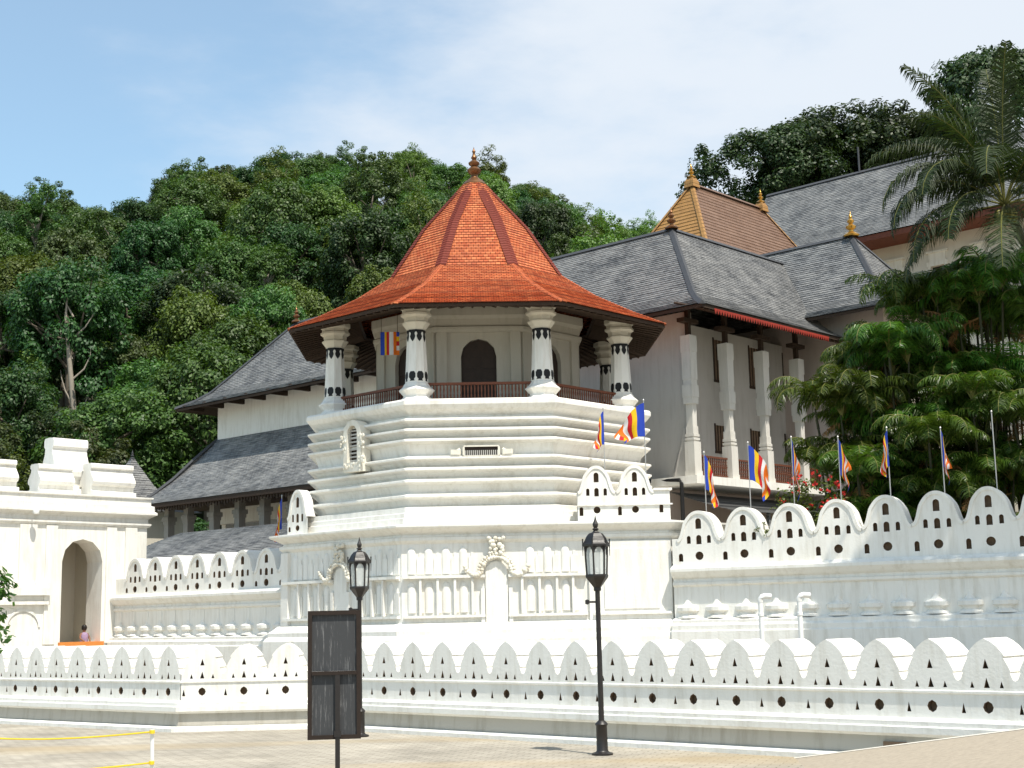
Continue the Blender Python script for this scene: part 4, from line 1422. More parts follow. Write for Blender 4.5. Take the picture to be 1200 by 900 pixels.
#==OBJECTS==
# ------------------------------------------------------------------ street lamps
def make_lamp(label, loc):
    t = thing('street_lamp', label, 'street lamp', loc, 0.2, 'black street lamps in front of the wall')
    mb = MB()
    mb.lathe(0, 0, [(.24, 0), (.24, .04), (.15, .07), (.13, .10), (.125, .62), (.15, .66), (.12, .70), (.075, .74)], 10)
    part('base', mb, M_IRON, t, smooth=40)
    mb = MB()
    mb.lathe(0, 0, [(.066, .70), (.06, 2.0), (.055, 3.55), (.085, 3.57), (.085, 3.64), (.06, 3.66)], 12)
    mb.tube([(-.0, 0, 3.32), (-.26, 0, 3.32)], .022, 6); mb.lathe(-.24, 0, [(0, 3.26), (.05, 3.28), (.05, 3.36), (0, 3.38)], 8)
    part('post', mb, M_IRON, t, smooth=40)
    lt = MB()
    lt.lathe(0, 0, [(.06, 3.60), (.10, 3.66), (.13, 3.70), (.21, 3.80), (.25, 3.85), (.262, 3.88), (.262, 3.92), (.23, 3.93)], 6)
    for k in range(6):
        a = math.pi / 3 * k
        x, y = math.cos(a), math.sin(a)
        lt.tube([(.23 * x, .23 * y, 3.90), (.262 * x, .262 * y, 4.55)], .022, 5)
        lt.tube([(.31 * x, .31 * y, 4.72), (.31 * x, .31 * y, 4.34)], [.018, .006], 5)
        x2, y2 = math.cos(a + math.pi / 3), math.sin(a + math.pi / 3)
        # arched head in every pane
        for j in range(6):
            s0, s1 = j / 6, (j + 1) / 6
            def q(s, z): return (.258 * (x + (x2 - x) * s), .258 * (y + (y2 - y) * s), z)
            h = lambda s: 4.55 - .22 * (2 * abs(s - .5)) ** 2.5 - .01
            lt.face([q(s0, 4.56), q(s1, 4.56), q(s1, h(s1)), q(s0, h(s0))])
    lt.lathe(0, 0, [(.262, 4.53), (.325, 4.56), (.325, 4.60), (.295, 4.63), (.265, 4.68), (.22, 4.77), (.16, 4.84), (.08, 4.87), (.05, 4.90), (.08, 4.94), (.04, 4.97), (.06, 5.0), (.065, 5.05), (.03, 5.14), (.0, 5.26)], 6)
    lan = part('lantern', lt, M_IRON, t)
    mb = MB()
    mb.lathe(0, 0, [(.214, 3.92), (.249, 4.54)], 6)
    part('glass', mb, M_GLASS, lan)
    mb = MB()
    mb.lathe(0, 0, [(.0, 3.95), (.05, 3.97), (.06, 4.1), (.06, 4.35), (.04, 4.45), (0, 4.46)], 8)
    part('bulb', mb, M_PIPE, lan, smooth=60)
    return t


make_lamp('black street lamp standing clear on the paving, right of centre', (1.81, 31.75, 0))
make_lamp('black street lamp partly hidden behind the framed notice board', (-4.21, 38.1, 0))

# ------------------------------------------------------------------ notice board
nb = thing('notice_board', 'weathered grey notice board in dark frame on a single post', 'notice board', (-3.08, 24.0, 0), 0.12)
mb = MB()
for x0, x1, z0, z1 in ((-.44, -.37, 1.08, 3.19), (.37, .44, 1.08, 3.19), (-.37, .37, 3.12, 3.19), (-.37, .37, 1.08, 1.15)):
    mb.box(x0, x1, -.05, .03, z0, z1)
mb.box(-.37, .37, -.075, -.02, 2.13, 2.19)
part('frame', mb, simple('tarred_board_frame', (0.022, 0.014, 0.010), 0.7, var=.4, scale=14), nb)
mb = MB()
mb.box(-.37, .37, 0.0, .02, 2.19, 3.12); mb.box(-.37, .37, 0.0, .02, 1.15, 2.13)
part('panel', mb, M_BOARD, nb)
mb = MB()
mb.box(.015, .095, -.07, -.003, 0, 2.13)
mb.box(-.005, .115, -.09, -.071, 1.12, 1.22)
part('post', mb, M_IRON, nb)

# ------------------------------------------------------------------ barrier post and rope
mb = MB()
mb.tube([(-6.60, 26.0, 0), (-6.62, 26.0, 1.16)], .035, 8)
o = mb.build('barrier_post', M_PIPE, smooth=40)
o['label'] = 'thin white barrier post standing on the paving at lower left'; o['category'] = 'post'
mb = MB()
for z0, z1, zz in ((1.12, 1.12, 1.10), (.58, .52, .5)):
    pts_ = []
    for i in range(13):
        f = i / 12
        pts_.append((-6.6 - f * 4.0, 26.0 + .3 * f, z0 + (z1 - z0) * f - .10 * math.sin(math.pi * f)))
    mb.tube(pts_, .016, 5)
    mb.tube([(-6.61, 25.96, z0 - .03), (-6.61, 25.96, z0 + .03)], .05, 8)
o = mb.build('barrier_rope', M_YEL)
o['label'] = 'yellow barrier rope tied to the thin white post'; o['category'] = 'rope'

# ------------------------------------------------------------------ vent pipes
for (x, y, lab) in ((7.02, 41.0, 'white bent vent pipe in front of the wave-topped wall, left of the pair'), (7.98, 40.2, 'white bent vent pipe in front of the wave-topped wall, right of the pair')):
    t = thing('vent_pipe', lab, 'pipe', (x, y, 0), 0, 'white vent pipes between the walls')
    mb = MB(); mb.tube([(0, 0, 0), (0, 0, 3.36)], .07, 10); mb.lathe(0, 0, [(.07, 2.9), (.085, 2.91), (.085, 2.99), (.07, 3.0)], 10); part('pipe', mb, M_PIPE, t, smooth=40)
    mb = MB(); mb.tube([(0, 0, 3.30), (.0, 0, 3.40), (.05, 0, 3.46), (.13, 0, 3.48), (.32, 0, 3.46)], .078, 10); part('elbow', mb, M_PIPE, t, smooth=60)


# ------------------------------------------------------------------ flags
def make_flag(label, x, y, zb, zt, seed, spread=.42, drop=1.35, side=1, cloth=True):
    r = random.Random(seed)
    t = thing('flag', label, 'flag', (x, y, zb), 0, 'flags on poles behind the cloud walls')
    mb = MB(); mb.tube([(0, 0, 0), (0.01, 0, zt - zb)], .019, 6); mb.lathe(.01, 0, [(0, zt - zb - .02), (.04, zt - zb + .02), (0, zt - zb + .08)], 6)
    part('pole', mb, M_POLE, t)
    if not cloth: return t
    mb = MB()
    H = 1.25
    spread *= 1.4; drop = max(1.2, drop * 1.25)
    NU, NV = 26, 12
    ph = r.uniform(0, 6); ph2 = r.uniform(0, 6)
    yaw = r.uniform(-.5, .5)
    def pos(u, v):
        fold = math.sin(u * 8 + ph + v * 2.5) * .11 * u ** .6 + .05 * math.sin(v * 9 + ph2) * u
        xx = side * (spread * (u ** .75) * (1 - .35 * v * u) + .08 * math.sin(v * 7 + u * 5 + ph) * u)
        yy = -.03 + fold - yaw * .3 * u
        zz = (zt - zb) - .08 - v * H * (1 - .45 * u) - drop * (u ** 1.15) * (.85 + .15 * math.sin(v * 3 + ph))
        return (xx + .02, yy, zz)
    for i in range(NU):
        for j in range(NV):
            q = [(i / NU, j / NV), ((i + 1) / NU, j / NV), ((i + 1) / NU, (j + 1) / NV), (i / NU, (j + 1) / NV)]
            mb.face([pos(*e) for e in q], 0, q)
    part('cloth', mb, M_FLAG, t, smooth=80)
    return t


FL = [(331, -9.5, 57.3, 4.0, 8.1, .2, 1.2, -1, True, 'limp striped flag beside the tower crest, left of the octagon'),
      (707, 3.33, 51.35, 6.4, 10.55, .28, 1.0, -1, True, 'limp striped flag behind the tower buttress crest, left of two'),
      (754, 4.82, 51.2, 6.0, 10.80, .80, .75, -1, True, 'striped flag swinging left, right above the tower buttress crest'),
      (823, 6.88, 50.6, 4.5, 8.75, .30, 1.25, 1, True, 'striped flag with broad blue top before the balcony railing'),
      (875, 8.45, 50.4, 4.5, 9.05, .55, 1.15, 1, True, 'spread red and white striped flag beside the second balcony column'),
      (926, 9.92, 49.9, 4.5, 9.15, .13, 1.3, 1, True, 'narrow furled yellow striped flag between the balcony columns'),
      (982, 11.45, 49.3, 4.5, 9.05, .22, 1.1, 1, True, 'drooping striped flag beside the flowering bush under the palms'),
      (1040, 13.0, 48.6, 4.5, 9.25, .18, .5, -1, True, 'dim yellow striped flag in the shade of the palms'),
      (1101, 14.75, 48.2, 4.5, 9.15, .14, 1.2, 1, True, 'red and yellow limp flag in front of the dark palm trunks'),
      (1162, 16.35, 47.6, 4.5, 9.6, 0, 0, 1, False, 'bare flagpole without a flag under the palms at right')]
for i, (sx, x, y, zb, zt, sp_, dr_, sd_, cl_, lab) in enumerate(FL):
    make_flag(lab, x, y, zb, zt, 100 + i * 7, sp_, dr_, sd_, cl_)

# square flag hung in the pavilion
mb = MB()
cx, cy = 0.45, -5.75
NU = 16
for i in range(NU):
    u0, u1 = i / NU, (i + 1) / NU
    f = lambda u: (cx + .52 * u + .03 * math.sin(u * 12), cy + .50 * u + .03 * math.sin(u * 9))
    a, b = f(u0), f(u1)
    mb.face([(a[0], a[1], 13.0), (b[0], b[1], 13.0), (b[0], b[1], 13.9), (a[0], a[1], 13.9)], 0, [(u0, 0), (u1, 0), (u1, 1), (u0, 1)])
mb2 = MB()
hf = bthing('flag', 'square striped flag hung flat under the orange roof eaves', 'flag', cx, cy, 13.0)
part('cloth', mb, M_FLAG, hf, smooth=80)
mb2.tube([(cx + .05, cy, 13.85), (cx + .05, cy, 14.6)], .012, 4); mb2.tube([(cx + .47, cy + .45, 13.85), (cx + .47, cy + .45, 14.6)], .012, 4)
part('cord', mb2, M_WOODD, hf)

# ------------------------------------------------------------------ floodlight on the gatehouse cornice
fl = bthing('floodlight', 'small white floodlight bracketed on the gatehouse cornice', 'floodlight', AG + .3, -10.3, 7.9)
mb = MB(); mb.box(AG + .02, AG + .5, -10.33, -10.27, 8.0, 8.05); part('bracket', mb, M_PIPE, fl)
mb = MB(); mb.lathe(AG + .58, -10.3, [(0, 7.9), (.12, 7.92), (.15, 8.08), (.10, 8.16), (0, 8.17)], 10); part('lamp_head', mb, M_PIPE, fl, smooth=50)

# ------------------------------------------------------------------ seated person in the arch
pe = bthing('person', 'person in pale purple top sitting inside the gatehouse arch', 'person', AG - .75, -7.05, 2.18)
M_SKIN = simple('brown_skin', (0.22, 0.11, 0.065), 0.6, var=0.1)
M_CLOTH = simple('pale_purple_cloth', (0.30, 0.22, 0.34), 0.9, var=0.15)
M_HAIR = simple('black_hair', (0.012, 0.010, 0.009), 0.5, var=0.2)
vsk = [(0, 0, .11, .15), (0, 0, .32, .135), (0, 0, .50, .15), (0, 0, .60, .06), (.01, 0, .68, .07), (.02, 0, .76, .095), (.02, 0, .84, .085),
       (.0, .17, .52, .06), (.06, .24, .34, .048), (.24, .16, .22, .035), (.30, .13, .20, .036),
       (.0, -.17, .52, .06), (.06, -.24, .34, .048), (.24, -.16, .22, .035), (.30, -.13, .20, .036),
       (.05, .12, .10, .10), (.36, .26, .12, .075), (.22, -.02, .06, .05), (.16, -.12, .05, .045),
       (.05, -.12, .10, .10), (.36, -.26, .12, .075), (.28, .0, .07, .05), (.24, .14, .05, .045)]
esk = [(0, 1), (1, 2), (2, 3), (3, 4), (4, 5), (5, 6), (2, 7), (7, 8), (8, 9), (9, 10), (2, 11), (11, 12), (12, 13), (13, 14), (0, 15), (15, 16), (16, 17), (17, 18), (0, 19), (19, 20), (20, 21), (21, 22)]
me = bpy.data.meshes.new('body')
me.from_pydata([v[:3] for v in vsk], esk, [])
bo = bpy.data.objects.new('body', me); COL.objects.link(bo); bo.parent = pe
sk = bo.modifiers.new('skin', 'SKIN')
for i, v in enumerate(vsk):
    me.skin_vertices[0].data[i].radius = (v[3], v[3])
me.skin_vertices[0].data[0].use_root = True
ss = bo.modifiers.new('sub', 'SUBSURF'); ss.levels = 1; ss.render_levels = 2
me.materials.append(M_SKIN)
mb = MB()
mb.lathe(0, 0, [(.19, .05), (.20, .12), (.175, .3), (.19, .48), (.12, .58), (.07, .60)], 12)
tp_ = mb.build('shirt', M_CLOTH, pe, smooth=60)
mb = MB()
mb.lathe(.0, 0, [(.10, .70), (.12, .78), (.118, .86), (.08, .93), (0, .95)], 12)
mb.build('hair', M_HAIR, pe, smooth=60)
#==PLANTS==

# ------------------------------------------------------------------ foliage
def leaf(mb, c, nrm, tang, ln, wd, m=0):
    s_ = nrm.cross(tang).normalized()
    mb.face([c - tang * ln * .5, c + s_ * wd * .5, c + tang * ln * .5, c - s_ * wd * .5], m, [(0, 0), (1, 0), (1, 1), (0, 1)])


def rvec(r):
    while True:
        v = Vector((r.uniform(-1, 1), r.uniform(-1, 1), r.uniform(-1, 1)))
        if 0.05 < v.length < 1: return v.normalized()


def crown_mesh(seed, clumps, per, rad, rz, clump_r, ll, lw2, zc, inner=0.45, bottom=-0.7):
    r = random.Random(seed)
    mb = MB()
    lob = [(rvec(r), r.uniform(.15, .42)) for _ in range(7)]
    cs = []
    for i in range(clumps):
        v = rvec(r)
        if v.z < bottom: v.z = -v.z * .5; v.normalize()
        k = .70
        for lv, la in lob: k += la * max(0, v.dot(lv)) ** 4
        k *= r.uniform(inner, 1.0) ** .5
        cs.append((Vector((v.x * rad * k, v.y * rad * k, zc + v.z * rz * k)), clump_r * r.uniform(.65, 1.25), v))
    for c, cr, out in cs:
        for j in range(per):
            o = rvec(r)
            rr = r.uniform(.35, 1) ** .6 * cr
            p = c + Vector((o.x * rr, o.y * rr, o.z * rr * .72))
            nr = (o * .7 + out * .3 + Vector((0, 0, .75)) + rvec(r) * .6).normalized()
            tg = rvec(r); tg = (tg - nr * tg.dot(nr)).normalized()
            tg = (tg + Vector((0, 0, -.25))).normalized()
            q = r.uniform(.7, 1.25)
            leaf(mb, p, nr, tg, ll * q, lw2 * q)
    return mb, cs


def tree_proto(name, seed, label, cat, mat, group, clumps, per, rad, rz, cr, ll, lw2, zc, loc, trunk_r=.3, inner=.45, bark=None):
    t = thing(name, label, cat, loc, 0, group)
    mb, cs = crown_mesh(seed, clumps, per, rad, rz, cr, ll, lw2, zc, inner)
    part('crown', mb, mat, t, weld=False)
    r = random.Random(seed + 1)
    mb = MB()
    top = Vector((r.uniform(-.4, .4), r.uniform(-.4, .4), zc + rz * .3))
    mid = Vector((r.uniform(-.3, .3), r.uniform(-.3, .3), zc * .5))
    mb.tube([(0, 0, -1.5), mid, (mid + top) / 2, top], [trunk_r * 1.2, trunk_r, trunk_r * .75, trunk_r * .3], 7)
    for c, cr_, o in cs[::max(1, len(cs) // 9)]:
        st = mid.lerp(top, r.uniform(.35, .95))
        mb.tube([st, st.lerp(c, .5) + Vector((0, 0, .3)), c], [trunk_r * .4, trunk_r * .25, trunk_r * .08], 5)
    part('trunk', mb, bark or M_BARK, t, smooth=50)
    return t


LF = [leaves('dark_broadleaf', (0.016, 0.042, 0.011), (0.050, 0.102, 0.024)),
      leaves('mid_green_broadleaf', (0.032, 0.072, 0.015), (0.088, 0.158, 0.032)),
      leaves('yellow_green_broadleaf', (0.060, 0.105, 0.018), (0.138, 0.205, 0.040)),
      leaves('olive_broadleaf', (0.036, 0.064, 0.017), (0.088, 0.126, 0.034))]
KINDS = [('dark dense rainforest tree on the wooded hillside behind the temple', 0),
         ('mid green bushy rainforest tree on the wooded hillside behind the temple', 1),
         ('light yellowish green tree on the wooded hillside behind the temple', 2),
         ('dull olive feathery tree on the wooded hillside behind the temple', 3)]
GRP = 'trees on the wooded hill'
protos = []
for i, (lab, mi) in enumerate(KINDS):
    for j in range(2):
        rad, rz = [(4.6, 5.2), (5.2, 4.6)][j] if mi != 2 else [(4.2, 6.0), (4.6, 5.0)][j]
        protos.append((mi, lab, dict(seed=40 + i * 11 + j, clumps=150, per=130, rad=rad, rz=rz, cr=.92 if mi != 3 else .8, ll=.30, lw2=.17, zc=8.5 + j)))
rt = random.Random(21)
spots = []
tries = 0
while len(spots) < 292 and tries < 60000:
    tries += 1
    y = rt.uniform(99, 236) if rt.random() < .8 else rt.uniform(215, 238)
    half = y * 0.44
    x = rt.uniform(-half - 2, y * .108 + 1)
    if y < 118 and x > -24: continue                   # the halls stand there
    dmin = 5.6 + 1.6 * (y - 100) / 130
    if all((x - a) ** 2 + (y - b) ** 2 > dmin ** 2 for a, b in spots): spots.append((x, y))
spots.sort(key=lambda p: p[1])
# slender pale-trunked trees stand among the others
slim_at = {k for k in range(6, len(spots), 17)}
M_PALEB = simple('pale_bark', (0.24, 0.21, 0.165), 0.9, var=.3, scale=3)
CANOPY = [(-400, 215), (0, 208), (60, 221), (110, 231), (170, 212), (200, 191), (240, 180), (300, 173), (350, 168), (420, 163), (480, 165), (530, 170), (590, 182), (640, 214), (690, 241), (740, 258), (800, 256), (1300, 250)]


def canopy_z(x, y):
    """height of the forest canopy's upper edge at a place on the slope"""
    u = 600 + x / y * 1650
    for (u0, v0), (u1, v1) in zip(CANOPY[:-1], CANOPY[1:]):
        if u0 <= u <= u1:
            v = v0 + (v1 - v0) * (u - u0) / (u1 - u0) - 8
            return EYE + (724 - .021 * (u - 606) - v) / 1650 * y
    return EYE + .3 * y


made = {}
rk = random.Random(8)
for k_, (x, y) in enumerate(spots):
    # the left and lower slopes carry darker trees, the middle and upper slope lighter ones
    u = x / y
    w = [0.40, 0.34, 0.08, 0.18] if u < -.22 or y < 125 else [0.16, 0.42, 0.30, 0.12]
    mi = rk.choices(range(4), w)[0]
    pi_ = mi * 2 + rk.randrange(2)
    m_, lab, kw = protos[pi_]
    if k_ in slim_at and y < 190:
        pi_, mi, lab = 99, 1, 'slender tree with tall pale bare trunk and small high crown on the wooded hillside'
        kw = dict(seed=190, clumps=60, per=110, rad=2.8, rz=3.0, cr=.8, ll=.30, lw2=.17, zc=13.0, bark=M_PALEB)
    sc = rk.uniform(.72, 1.22)
    loc = (x, y, hill_z(x, y) - .3)
    if pi_ not in made:
        o = tree_proto('forest_tree', label=lab, cat='tree', mat=LF[mi], group=GRP, loc=loc, trunk_r=.28, **kw)
        made[pi_] = o
    else:
        o = copy_tree(made[pi_])
        o.location = loc
    o.rotation_euler = (0, 0, rk.uniform(0, 6.28))
    sz = sc * (rk.uniform(.95, 1.15) if y > 195 else rk.uniform(1.0, 1.4))
    tall = kw['zc'] + kw['rz'] * 1.12
    room = canopy_z(x, y) - loc[2] + rk.uniform(-1.8, .9)
    if y > 212: sz = min(max(sz, room / tall), 1.6)
    sz = min(sz, max(.3, room / tall))
    if sz < .55: sc *= .75
    o.scale = (sc, sc, sz)

# dead pale trunk standing on the slope
dt = thing('dead_tree', 'tall bare pale dead trunk standing out of the dark forest slope', 'tree', (-38.6, 122, hill_z(-38.6, 122)))
mb = MB()
rd = random.Random(4)
mb.tube([(0, 0, 0), (-.2, 0, 5), (.1, 0, 10), (-.5, 0, 15), (-.9, 0, 18.5), (-.8, 0, 20.5)], [.36, .31, .26, .2, .12, .04], 9)
part('trunk', mb, M_DEADW, dt, smooth=60)
for k in range(6):
    mb = MB()
    z = 9 + k * 1.9; s_ = -1 if k % 2 else 1
    mb.tube([(-.2, 0, z), (s_ * .8, .2, z + 1.0), (s_ * (1.1 + .1 * k), .3, z + 2.2), (s_ * 1.3, .3, z + 2.9)], [.09, .07, .04, .015], 6)
    part('branch', mb, M_DEADW, dt)

# big trees on the rise behind the rear hall
M_RT = leaves('glossy_dark_broadleaf', (0.016, 0.034, 0.011), (0.05, 0.082, 0.022), trans=.2)
big = [(27.6, 134, 42.2, 1.1, 'rounded dark tree above the golden shrine roof, lowest of its row'), (32.4, 139, 42.6, 1.28, 'broad dark tree above the rear slate roof, beside the lightning rod'),
       (40.2, 138, 42.4, 1.25, 'dark tree touching the rear slate roof, behind the coconut palm fronds'), (47.2, 128, 42.0, 1.2, 'tall loose tree behind the coconut palm crown, at the right edge')]
pb = None
for i, (x, y, z, sc, lab) in enumerate(big):
    if pb is None or i == 3:
        pb2 = tree_proto('hillside_tree', 77 + i, lab, 'tree', M_RT, 'big trees behind the rear hall', 230, 140, 6.0, 5.4, 1.05, .34, .19, 9.0, (x, y, z - 6), .45)
        if pb is None: pb = pb2
        o = pb2
    else:
        o = copy_tree(pb); o.location = (x, y, z - 6); o['label'] = lab
    o.rotation_euler = (0, 0, i * 1.9); o.scale = (sc, sc, sc * (1.0 if i < 3 else 1.25))

# bamboo-like bushes behind the gatehouse
for i, (x, y, sc, lab) in enumerate(((-33.5, 93, .85, 'yellow-green bamboo-like bush behind the gatehouse, at the left edge'), (-29.5, 95, .62, 'small pale green bush between the gatehouse crest pieces'))):
    o = copy_tree(made[4]); o.name = 'bush'; o.location = (x, y, -1.0 + (0 if i == 0 else 1)); o.scale = (sc, sc, sc * 1.1)
    o['label'] = lab; o['category'] = 'bush'; del o['group']
    o.rotation_euler = (0, 0, 2.2 * i)

# broad-leaved tree at the left edge, near the camera
M_NL = leaves('near_green_leaf', (0.03, 0.065, 0.014), (0.085, 0.15, 0.028), trans=.3)
tree_proto('street_tree', 301, 'leafy green tree reaching into the picture at the left edge', 'tree', M_NL, None, 46, 46, 1.25, 1.6, .40, .20, .085, 3.55, (-10.75, 27.0, 0), .12, inner=.6)


# ------------------------------------------------------------------ palms
def frond(mb, base, az, L_, elev, bend, leafl, cnt, droop, r, vee=.25, wid=.055, twist=0.0):
    pts = []
    p = Vector(base); e = elev
    h = Vector((math.cos(az), math.sin(az), 0))
    N = 12
    for i in range(N + 1):
        pts.append(p.copy())
        stp = L_ / N
        p = p + (h * math.cos(e) + Vector((0, 0, 1)) * math.sin(e)) * stp
        e -= bend / N * (0.5 + 1.2 * i / N)
    mb.tube(pts, [.035 * (1 - .8 * i / N) + .004 for i in range(N + 1)], 4, 1, caps=False)
    side = Vector((-h.y, h.x, 0))
    for i in range(cnt):
        f = .16 + .84 * (i + .5) / cnt
        x = f * N; k = min(int(x), N - 1)
        q = pts[k].lerp(pts[k + 1], x - k)
        t = (pts[k + 1] - pts[k]).normalized()
        up = side.cross(t).normalized()
        ll = leafl * (math.sin(math.pi * min(1, .12 + f * .86)) ** .7 + .12) * r.uniform(.85, 1.1)
        for s_ in (-1, 1):
            d0 = (side * s_ + t * .55 + up * vee + rvec(r) * .22).normalized()
            d1 = (d0 + Vector((0, 0, -droop)) * r.uniform(.7, 1.3)).normalized()
            m1 = q + d0 * ll * .5
            m2 = m1 + d1 * ll * .5
            wv = t * wid
            mb.face([q - wv * .4, q + wv * .4, m1 + wv * .55, m1 - wv * .55], 0, [(0, 0)] * 4)
            mb.face([m1 - wv * .55, m1 + wv * .55, m2], 0, [(0, 0)] * 3)


M_PALM = leaves('areca_leaflet', (0.030, 0.074, 0.011), (0.105, 0.175, 0.024), trans=.36, rough=.38)
M_COCO = leaves('coconut_leaflet', (0.013, 0.028, 0.007), (0.036, 0.060, 0.014), trans=.22, rough=.6)
M_RACH = simple('palm_rachis', (0.14, 0.14, 0.035), 0.6, var=.3)
M_STEM = simple('ringed_palm_stem', (0.05, 0.052, 0.026), 0.7, var=.4, scale=4, bump=.3)
M_DRYF = simple('dry_palm_leaf', (0.26, 0.14, 0.05), 0.8, var=.4, scale=3)


def areca(seed, label, loc, H):
    r = random.Random(seed)
    t = thing('areca_palm', label, 'palm', loc, 0, 'areca palms behind the wall')
    cr = MB(); st = MB()
    n = 15
    for k in range(n):
        a = 6.28 * k / n + r.uniform(-.4, .4)
        lean = r.uniform(.2, 1.15)
        hh = H * (1.0 - .75 * (k * 5 % n) / n) * r.uniform(.9, 1.0)
        p0 = Vector((.35 * math.cos(a), .35 * math.sin(a), 0))
        top = Vector((lean * math.cos(a), lean * math.sin(a), hh))
        mid = p0.lerp(top, .5) + Vector((0, 0, .35)) - Vector((math.cos(a), math.sin(a), 0)) * .2
        st.tube([p0, mid, top], [.07, .055, .045], 6)
        st.tube([top, top + Vector((math.cos(a) * .08, math.sin(a) * .08, .8))], [.06, .03], 6)
        tp = top + Vector((0, 0, .75))
        for j in range(9):
            az = a * .3 + 6.28 * j / 9 + r.uniform(-.3, .3)
            frond(cr, tp, az, r.uniform(2.0, 3.0), r.uniform(.95, 1.5), r.uniform(2.0, 3.1), .80, 38, 1.1, r, .28, .042)
        if r.random() < .4:
            az = r.uniform(0, 6.28)
            dr = MB()
            frond(dr, top + Vector((0, 0, .2)), az, 1.6, -.2, 1.0, .5, 18, 1.2, r, .0, .05)
            part('dry_frond', dr, [M_DRYF, M_DRYF], t, weld=False)
    part('crown', cr, [M_PALM, M_RACH], t, weld=False)
    part('stems', st, M_STEM, t, smooth=60)
    return t


# (x, y, height) of every clump, left to right
AR = [(12.9, 53.5, 11.4, 'lower left areca palm clump leaning over the balcony columns'),
      (13.2, 52.2, 8.4, 'short areca palm clump behind the drooping flag and flowering bush'),
      (14.4, 55.0, 13.6, 'areca palm clump rising before the side wing wall'),
      (14.9, 53.2, 13.6, 'bushy areca palm clump, centre of the palm thicket'),
      (15.4, 51.3, 9.6, 'low areca palm clump with yellowing fronds above the red and yellow flag'),
      (16.5, 54.0, 15.6, 'tall areca palm clump under the tip of the coconut frond'),
      (17.2, 51.4, 11.0, 'dark areca palm clump behind the bare flagpole'),
      (18.3, 53.6, 16.0, 'tall areca palm clump beneath the coconut palm crown'),
      (19.2, 50.6, 10.4, 'low areca palm clump at the right edge behind the wall'),
      (20.2, 52.8, 14.6, 'areca palm clump cut by the right edge, under the coconut palm'),
      (14.6, 57.5, 12.0, 'rearmost areca palm clump in the dark of the thicket'),
      (17.4, 57.0, 13.5, 'areca palm clump deep in the thicket, behind the tall ones'),
      (16.2, 56.8, 13.6, 'areca palm clump in the shaded middle of the thicket, behind the low one'),
      (18.9, 55.6, 15.6, 'tall areca palm clump before the cream rear hall, right of the tallest pair'),
      (21.4, 54.6, 15.2, 'areca palm clump half outside the picture, behind the one cut by the edge'),
      (20.3, 56.0, 15.0, 'rear areca palm clump at the right edge, behind the coconut trunk')]
pa = [areca(500, AR[3][3], (AR[3][0], AR[3][1], 0), 12.0), areca(523, AR[5][3], (AR[5][0], AR[5][1], 0), 14.0), areca(547, AR[0][3], (AR[0][0], AR[0][1], 0), 10.0)]
base_h = [12.0, 14.0, 10.0]
for i, (x, y, h, lab) in enumerate(AR):
    if i == 3: o, b = pa[0], 12.0
    elif i == 5: o, b = pa[1], 14.0
    elif i == 0: o, b = pa[2], 10.0
    else:
        k = 2 if h < 11 else (1 if h > 13.4 else 0)
        o, b = copy_tree(pa[k]), base_h[k]
        o.location = (x, y, 0); o['label'] = lab
    sc = h / (b + 1.2)
    o.scale = (max(.95, sc), max(.95, sc), sc)
    o.rotation_euler = (0, 0, i * 1.3)

r = random.Random(91)
cp = thing('coconut_palm', 'tall coconut palm with long drooping fronds at the right edge', 'palm', (19.0, 52.0, 0))
mb = MB()
mb.tube([(6.5, 2, 0), (4.6, 1.6, 7), (1.9, .6, 14), (0.4, .1, 17.4), (0, 0, 18.2)], [.28, .22, .17, .16, .15], 10)
part('trunk', mb, M_STEM, cp, smooth=60)
mb = MB()
fr = [(3.05, 6.2, .95, 2.6), (3.4, 6.0, .55, 2.1), (2.7, 5.6, .75, 2.4), (3.9, 5.6, .2, 1.7), (2.2, 5.8, 1.25, 1.3), (1.4, 6.4, 1.5, .5), (4.6, 6.2, 1.44, .6), (5.4, 5.6, .95, 1.8), (0.2, 5.6, .9, 2.0), (3.3, 6.8, 1.28, .8),
      (.8, 5.4, .4, 1.7), (6.0, 5.4, .3, 1.6), (4.25, 5.8, .85, 2.3), (3.15, 5.4, -.1, 1.4), (5.0, 5.2, .2, 1.7), (3.65, 6.2, 1.1, 1.5), (5.8, 6.0, 1.25, 1.1), (4.3, 5.2, -.3, 1.1), (2.95, 6.4, 1.1, 1.9), (3.75, 6.0, .75, 2.2), (4.9, 5.8, .8, 2.0), (1.9, 6.2, 1.05, 1.7), (3.5, 5.8, .15, 1.8)]
for az, L_, el, bd in fr:
    frond(mb, (0, 0, 18.2), az, L_, el, bd, 1.2, 100, 1.5, r, .10, .052)
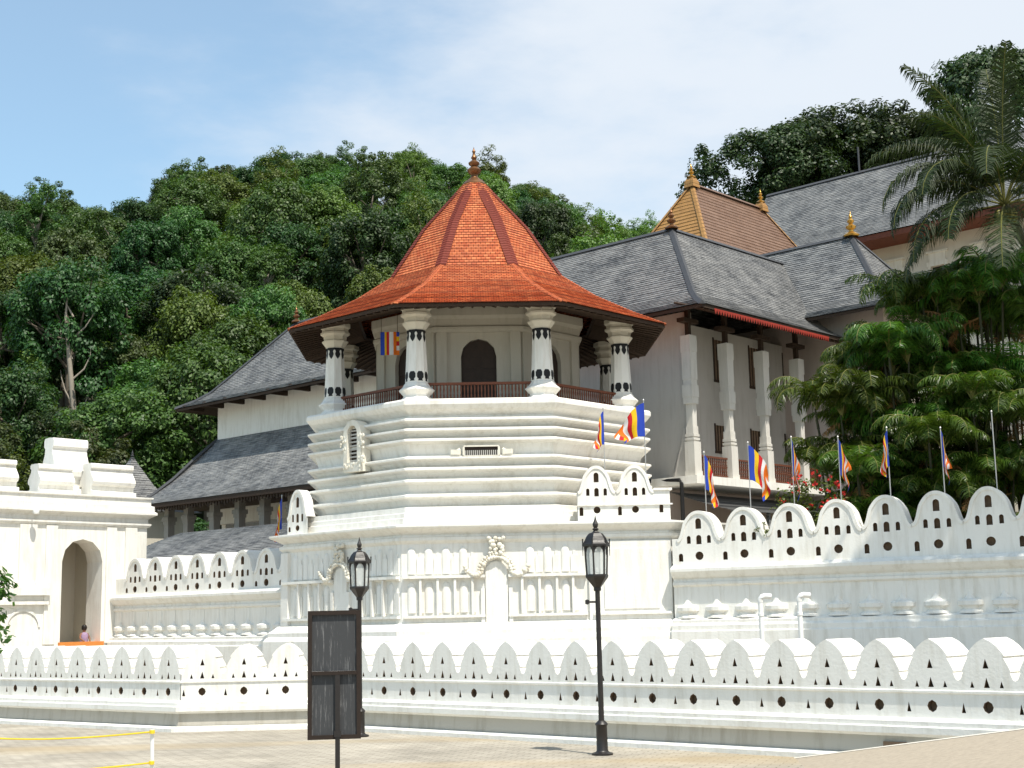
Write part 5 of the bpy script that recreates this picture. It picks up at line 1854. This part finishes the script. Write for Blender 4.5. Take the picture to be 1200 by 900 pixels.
part('crown', mb, [M_COCO, M_RACH], cp, weld=False)
mb = MB()
for k in range(9):
    a = k * .7
    mb.lathe(.32 * math.cos(a), .32 * math.sin(a), [(0, 17.6 - .1 * (k % 3)), (.12, 17.7 - .1 * (k % 3)), (.14, 17.85 - .1 * (k % 3)), (.06, 18.0), (0, 18.02)], 8)
part('coconuts', mb, simple('green_coconut', (.16, .15, .03), .5), cp, smooth=60)

# flowering bush and wall plants
M_FLW = simple('red_blossom', (0.50, 0.03, 0.025), 0.7)
fb = thing('flowering_bush', 'green bush with red blossoms behind the wave-topped wall, below the balcony', 'bush', (10.75, 50.6, 0))
mb, cs = crown_mesh(611, 40, 46, 1.35, 1.6, .42, .17, .09, 6.3, .4)
part('crown', mb, LF[2], fb, weld=False)
r = random.Random(17)
mb = MB()
for i in range(60):
    v = rvec(r)
    if v.y > .3: v.y = -v.y
    c = Vector((v.x * 1.25, v.y * 1.25, 6.5 + abs(v.z) * 1.5))
    for k in range(3): leaf(mb, c + rvec(r) * .05, rvec(r), rvec(r), .13, .11)
part('blossoms', mb, M_FLW, fb, weld=False)
mb = MB()
for i in range(5): mb.tube([(0, 0, 0), (.3 * math.cos(i * 1.3), .3 * math.sin(i * 1.3), 3.5), (.7 * math.cos(i * 1.3), .7 * math.sin(i * 1.3), 6.2)], [.06, .05, .02], 5)
part('stems', mb, M_BARK, fb)
wp = thing('wall_plant', 'small bright green plant sprouting from the wave-topped wall crest', 'plant', (8.62, 48.75, 5.55))
mb, cs = crown_mesh(640, 9, 26, .26, .28, .14, .14, .06, .24, .4)
part('leaves', mb, LF[2], wp, weld=False)
mb = MB(); mb.tube([(0, 0, -.1), (0, 0, .25)], .012, 5); part('stem', mb, M_BARK, wp)

# shade tree beyond the right edge of the photograph; its shadow falls over the right end of the wall and the palms
tree_proto('shade_tree', 702, 'tall shade tree standing past the right end of the wall', 'tree', M_RT, None, 64, 90, 3.7, 3.0, 1.1, .40, .24, 24.5, (19.8, 36.3, 0), .35, inner=.5)
